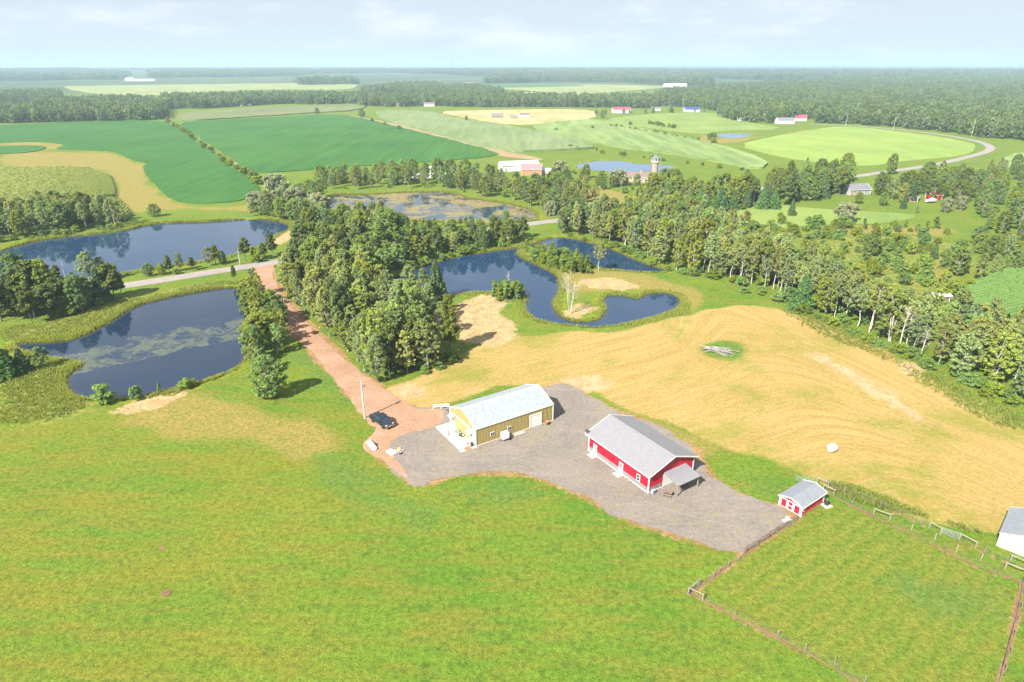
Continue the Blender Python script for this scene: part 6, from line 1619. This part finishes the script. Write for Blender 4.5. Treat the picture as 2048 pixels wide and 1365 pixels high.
def tower():
    x, y = W(1308, 358); h = height_at((x, y), 309); t = empty('brick_tower', (x, y, 0), 0.3, 'round brick tower with a white glazed lookout room on top', 'tower')
    cab = h * 0.66
    n = 10
    for k in range(14):          # brick courses as rings with recessed joints
        z0 = cab * k / 14; z1 = cab * (k + 1) / 14
        MB().lathe([(1.85, z0 + .03), (1.9, z0 + .06), (1.9, z1 - .06), (1.85, z1 - .03)], 20).build('brick_course', M['brick'], t)
    MB().lathe([(1.8, 0), (1.8, cab)], 20).build('shaft', M['concrete'], t)
    MB().lathe([(2.0, cab), (2.7, cab + .3), (2.8, cab + .5), (2.8, cab + 2.6), (2.7, cab + 2.65)], 8).build('lookout', M['white'], t)
    for k in range(8):
        a = (k + .5) * math.pi / 4; rr = 2.8 * math.cos(math.pi / 8) + .02
        MB().box(-.06, .03, -.6, .6, cab + 1.1, cab + 2.2).build('window', M['glass'], t, loc=(rr*math.cos(a), rr*math.sin(a), 0), rot=(0, 0, a))
    MB().lathe([(3.2, cab + 2.6), (3.2, cab + 2.75), (1.2, cab + 3.7), (.2, h)], 8).build('roof', M['grey_shingle'], t)
tower()
far_house('white_shed', 850, 345, .05, 7.5, 5, 2.6, 3.4, M['white_siding'], M['white_siding'], 'small white open shed at the soybean field', 'shed', 1)
far_house('long_low_shed', 822, 357, .12, 22, 5, 2.4, 3.0, M['white_siding'], M['white_siding'], 'long low white roofed shed hidden behind pond trees', 'shed', 4)
far_house('grey_house', 1698, 392, .2, 13, 9, 3.0, 5.4, M['grey_siding'], M['grey_shingle'], 'grey roofed house among the tall mixed stand', 'house', 3, ('y0', 'x0'))
far_house('red_roofed_boathouse', 1862, 402, .15, 6, 4.5, 2.6, 3.6, M['red'], M['red'], 'little bright red boat shed behind the white boat', 'shed', 1)
far_house('grey_garden_shed', 1812, 404, -.4, 5, 4, 2.3, 3.3, M['wood_grey'], M['grey_shingle'], 'small grey garden shed left of the boat', 'shed', 1)
x, y = W(1862, 407); t = empty('motor_boat', (x, y, 0), .2, 'white motor boat on a trailer before the red shed', 'boat')
st = [(-3.2, 1.0, .9), (-1.5, 1.15, .85), (.5, 1.1, .8), (2.0, .8, .75), (3.3, .05, .65)]
v = []
for x_, w_, k_ in st: v += [(x_, -w_, 1.6), (x_, -w_*.75, k_), (x_, 0, k_-.2), (x_, w_*.75, k_), (x_, w_, 1.6)]
f = [(5*i+j, 5*i+j+1, 5*i+j+6, 5*i+j+5) for i in range(4) for j in range(4)] + [(0, 1, 2, 3, 4)] + [(5*i, 5*i+5, 5*i+9, 5*i+4) for i in range(4)]
MB().add(v, f).build('hull', M['white'], t); MB().box(-1.2, 1.2, -.7, .7, 1.6, 2.3).build('cabin', M['white'], t, .15); MB().box(.9, 1.22, -.6, .6, 1.85, 2.2).build('windscreen', M['glass'], t)
MB().box(-3.5, 3.0, -.5, .5, .35, .5).build('trailer', M['galv'], t)
for s in (-1, 1): MB().lathe([(.1, -.1), (.35, -.1), (.35, .1), (.1, .1)], 12).build('wheel', M['rubber'], t, loc=(-.8, s*.9, .35), rot=(math.pi/2, 0, 0))
far_house('field_shelter', 1866, 606, .1, 5, 3, 1.9, 2.4, M['wood'], M['white_siding'], 'little tin roofed shelter at the corn edge', 'shelter', 0)
far_house('maroon_roofed_barn', 1226, 227, .0, 26, 16, 5, 8, M['white_siding'], M['maroon_roof'], 'white barn with maroon roof at the far road', 'barn', 3)
far_house('blue_house', 1262, 215, .05, 18, 12, 5, 9, simple('blue_wall', (.10, .2, .45), .7), M['blue_roof'], 'blue house behind the maroon roofed barn', 'house', 2)
far_house('blue_roofed_house', 1370, 225, .0, 22, 12, 3.6, 7, M['white_siding'], M['blue_roof'], 'long low house with dark blue roof', 'house', 3)
far_house('grey_garage', 1306, 222, .1, 12, 9, 3, 5, M['white_siding'], M['grey_shingle'], 'grey roofed garage between the blue houses', 'garage', 1)
far_house('white_house', 1556, 249, .05, 20, 10, 4.0, 7, M['white_siding'], M['grey_shingle'], 'white house at the meadow with trees around', 'house', 3)
far_house('red_roofed_house', 1590, 243, -.1, 14, 9, 3.5, 7, M['white_siding'], M['maroon_roof'], 'house with dark red roof next to the white one', 'house', 2)
far_house('white_garage', 1478, 243, 0, 8, 7, 3, 4.4, M['white_siding'], M['grey_shingle'], 'small pale garage at the meadow woods', 'garage', 1)
for px, py, l, w, e, r, wm, rm, lb in [(983,236,16,10,3,5.5,'wood','grey_shingle','dark low shed standing in the straw field'),(1040,235,14,10,3,5,'white_siding','brown_roof','pale shed with brown roof in the straw field'),(1020,237,10,6,2.4,3.4,'wood','grey_shingle','flat dark lean-to between the straw field sheds'),
        (848,213,18,11,3.5,6.5,'white_siding','brown_roof','pale farmhouse at the tree belt behind the corn'),(793,214,14,10,3.5,6,'brick','brown_roof','red brown house hidden in the tree belt'),(477,212,22,9,3.5,5,'white_siding','grey_shingle','white trailer house before the far tree belt'),
        (950,198,30,16,5,9,'white_siding','white_siding','white barn half hidden in the middle tree belt'),(1040,196,34,22,6,11,'white_siding','white_siding','large white barn in the pale green far field'),(1330,176,70,30,8,12,'white_siding','white_siding','long pale factory shed at the forest edge'),
        (250,163,34,24,9,16,'white_siding','white_siding','tall white barn far off at the dark crop strip'),(268,163,90,24,7,11,'white_siding','white_siding','long white barn far off at the dark crop strip')]:
    far_house('far_building', px, py, .03, l, w, e, r, M[wm], M[rm], lb, 'building', 3 if l < 60 else 6)
def silo(px, py, top_py, r, label):
    x, y = W(px, py); h = max(12, height_at((x, y), top_py)); t = empty('silo', (x, y, 0), 0, label, 'silo', 'far farm silos')
    MB().lathe([(r, -1), (r, h)], 16).build('shaft', M['white_siding'], t); MB().lathe([(r*1.02, h), (r*.8, h + r*.5), (r*.1, h + r*.8)], 16).build('dome', M['galv'], t)
silo(376, 148, 137, 6, 'pale silo standing over the far left woods'); silo(379.5, 148, 138, 5, 'pale silo standing over the far left woods'); silo(447, 147, 134, 8, 'tallest pale silo at the far dairy farm'); silo(459, 147, 140, 7, 'short pale silo beside the far dairy barns')
far_house('far_building', 462, 148, .02, 120, 40, 10, 18, M['white_siding'], M['galv'], 'far dairy barn beside the tallest silo', 'building', 6)
x, y = W(905, 163); hm = height_at((x, y), 105); t = empty('radio_mast', (x, y, 0), 0, 'thin lattice radio mast rising above the horizon', 'mast')
for k in range(3): MB().tube([(1.1*math.cos(k*2.094), 1.1*math.sin(k*2.094), -1), (.5*math.cos(k*2.094), .5*math.sin(k*2.094), hm)], .28, 4).build('leg', M['galv'], t)
for k in range(int(hm / 6)):
    z = 6*k; q = 1.1 - .6*z/hm; a = k % 3
    MB().beam((q*math.cos(a*2.094), q*math.sin(a*2.094), z), (q*math.cos((a+1)*2.094), q*math.sin((a+1)*2.094), z + 6), .16).build('lattice_bar', M['galv'], t)

# ------------------------------------------------------------------ haze
hz = NT('haze_air'); pv = hz.new('ShaderNodeVolumePrincipled')
pv.inputs['Color'].default_value = (0.46, 0.61, 0.78, 1); pv.inputs['Density'].default_value = 0.00015; pv.inputs['Anisotropy'].default_value = 0.0
hz.t.links.new(pv.outputs['Volume'], hz.out.inputs['Volume'])
HB = 17000
haze = MB().box(-HB, HB, -900, HB * 1.35, -8, max(170, hm + 12)).build('haze', hz.m); tag(haze, 'thin bluish summer haze in the air', 'haze', kind='stuff')
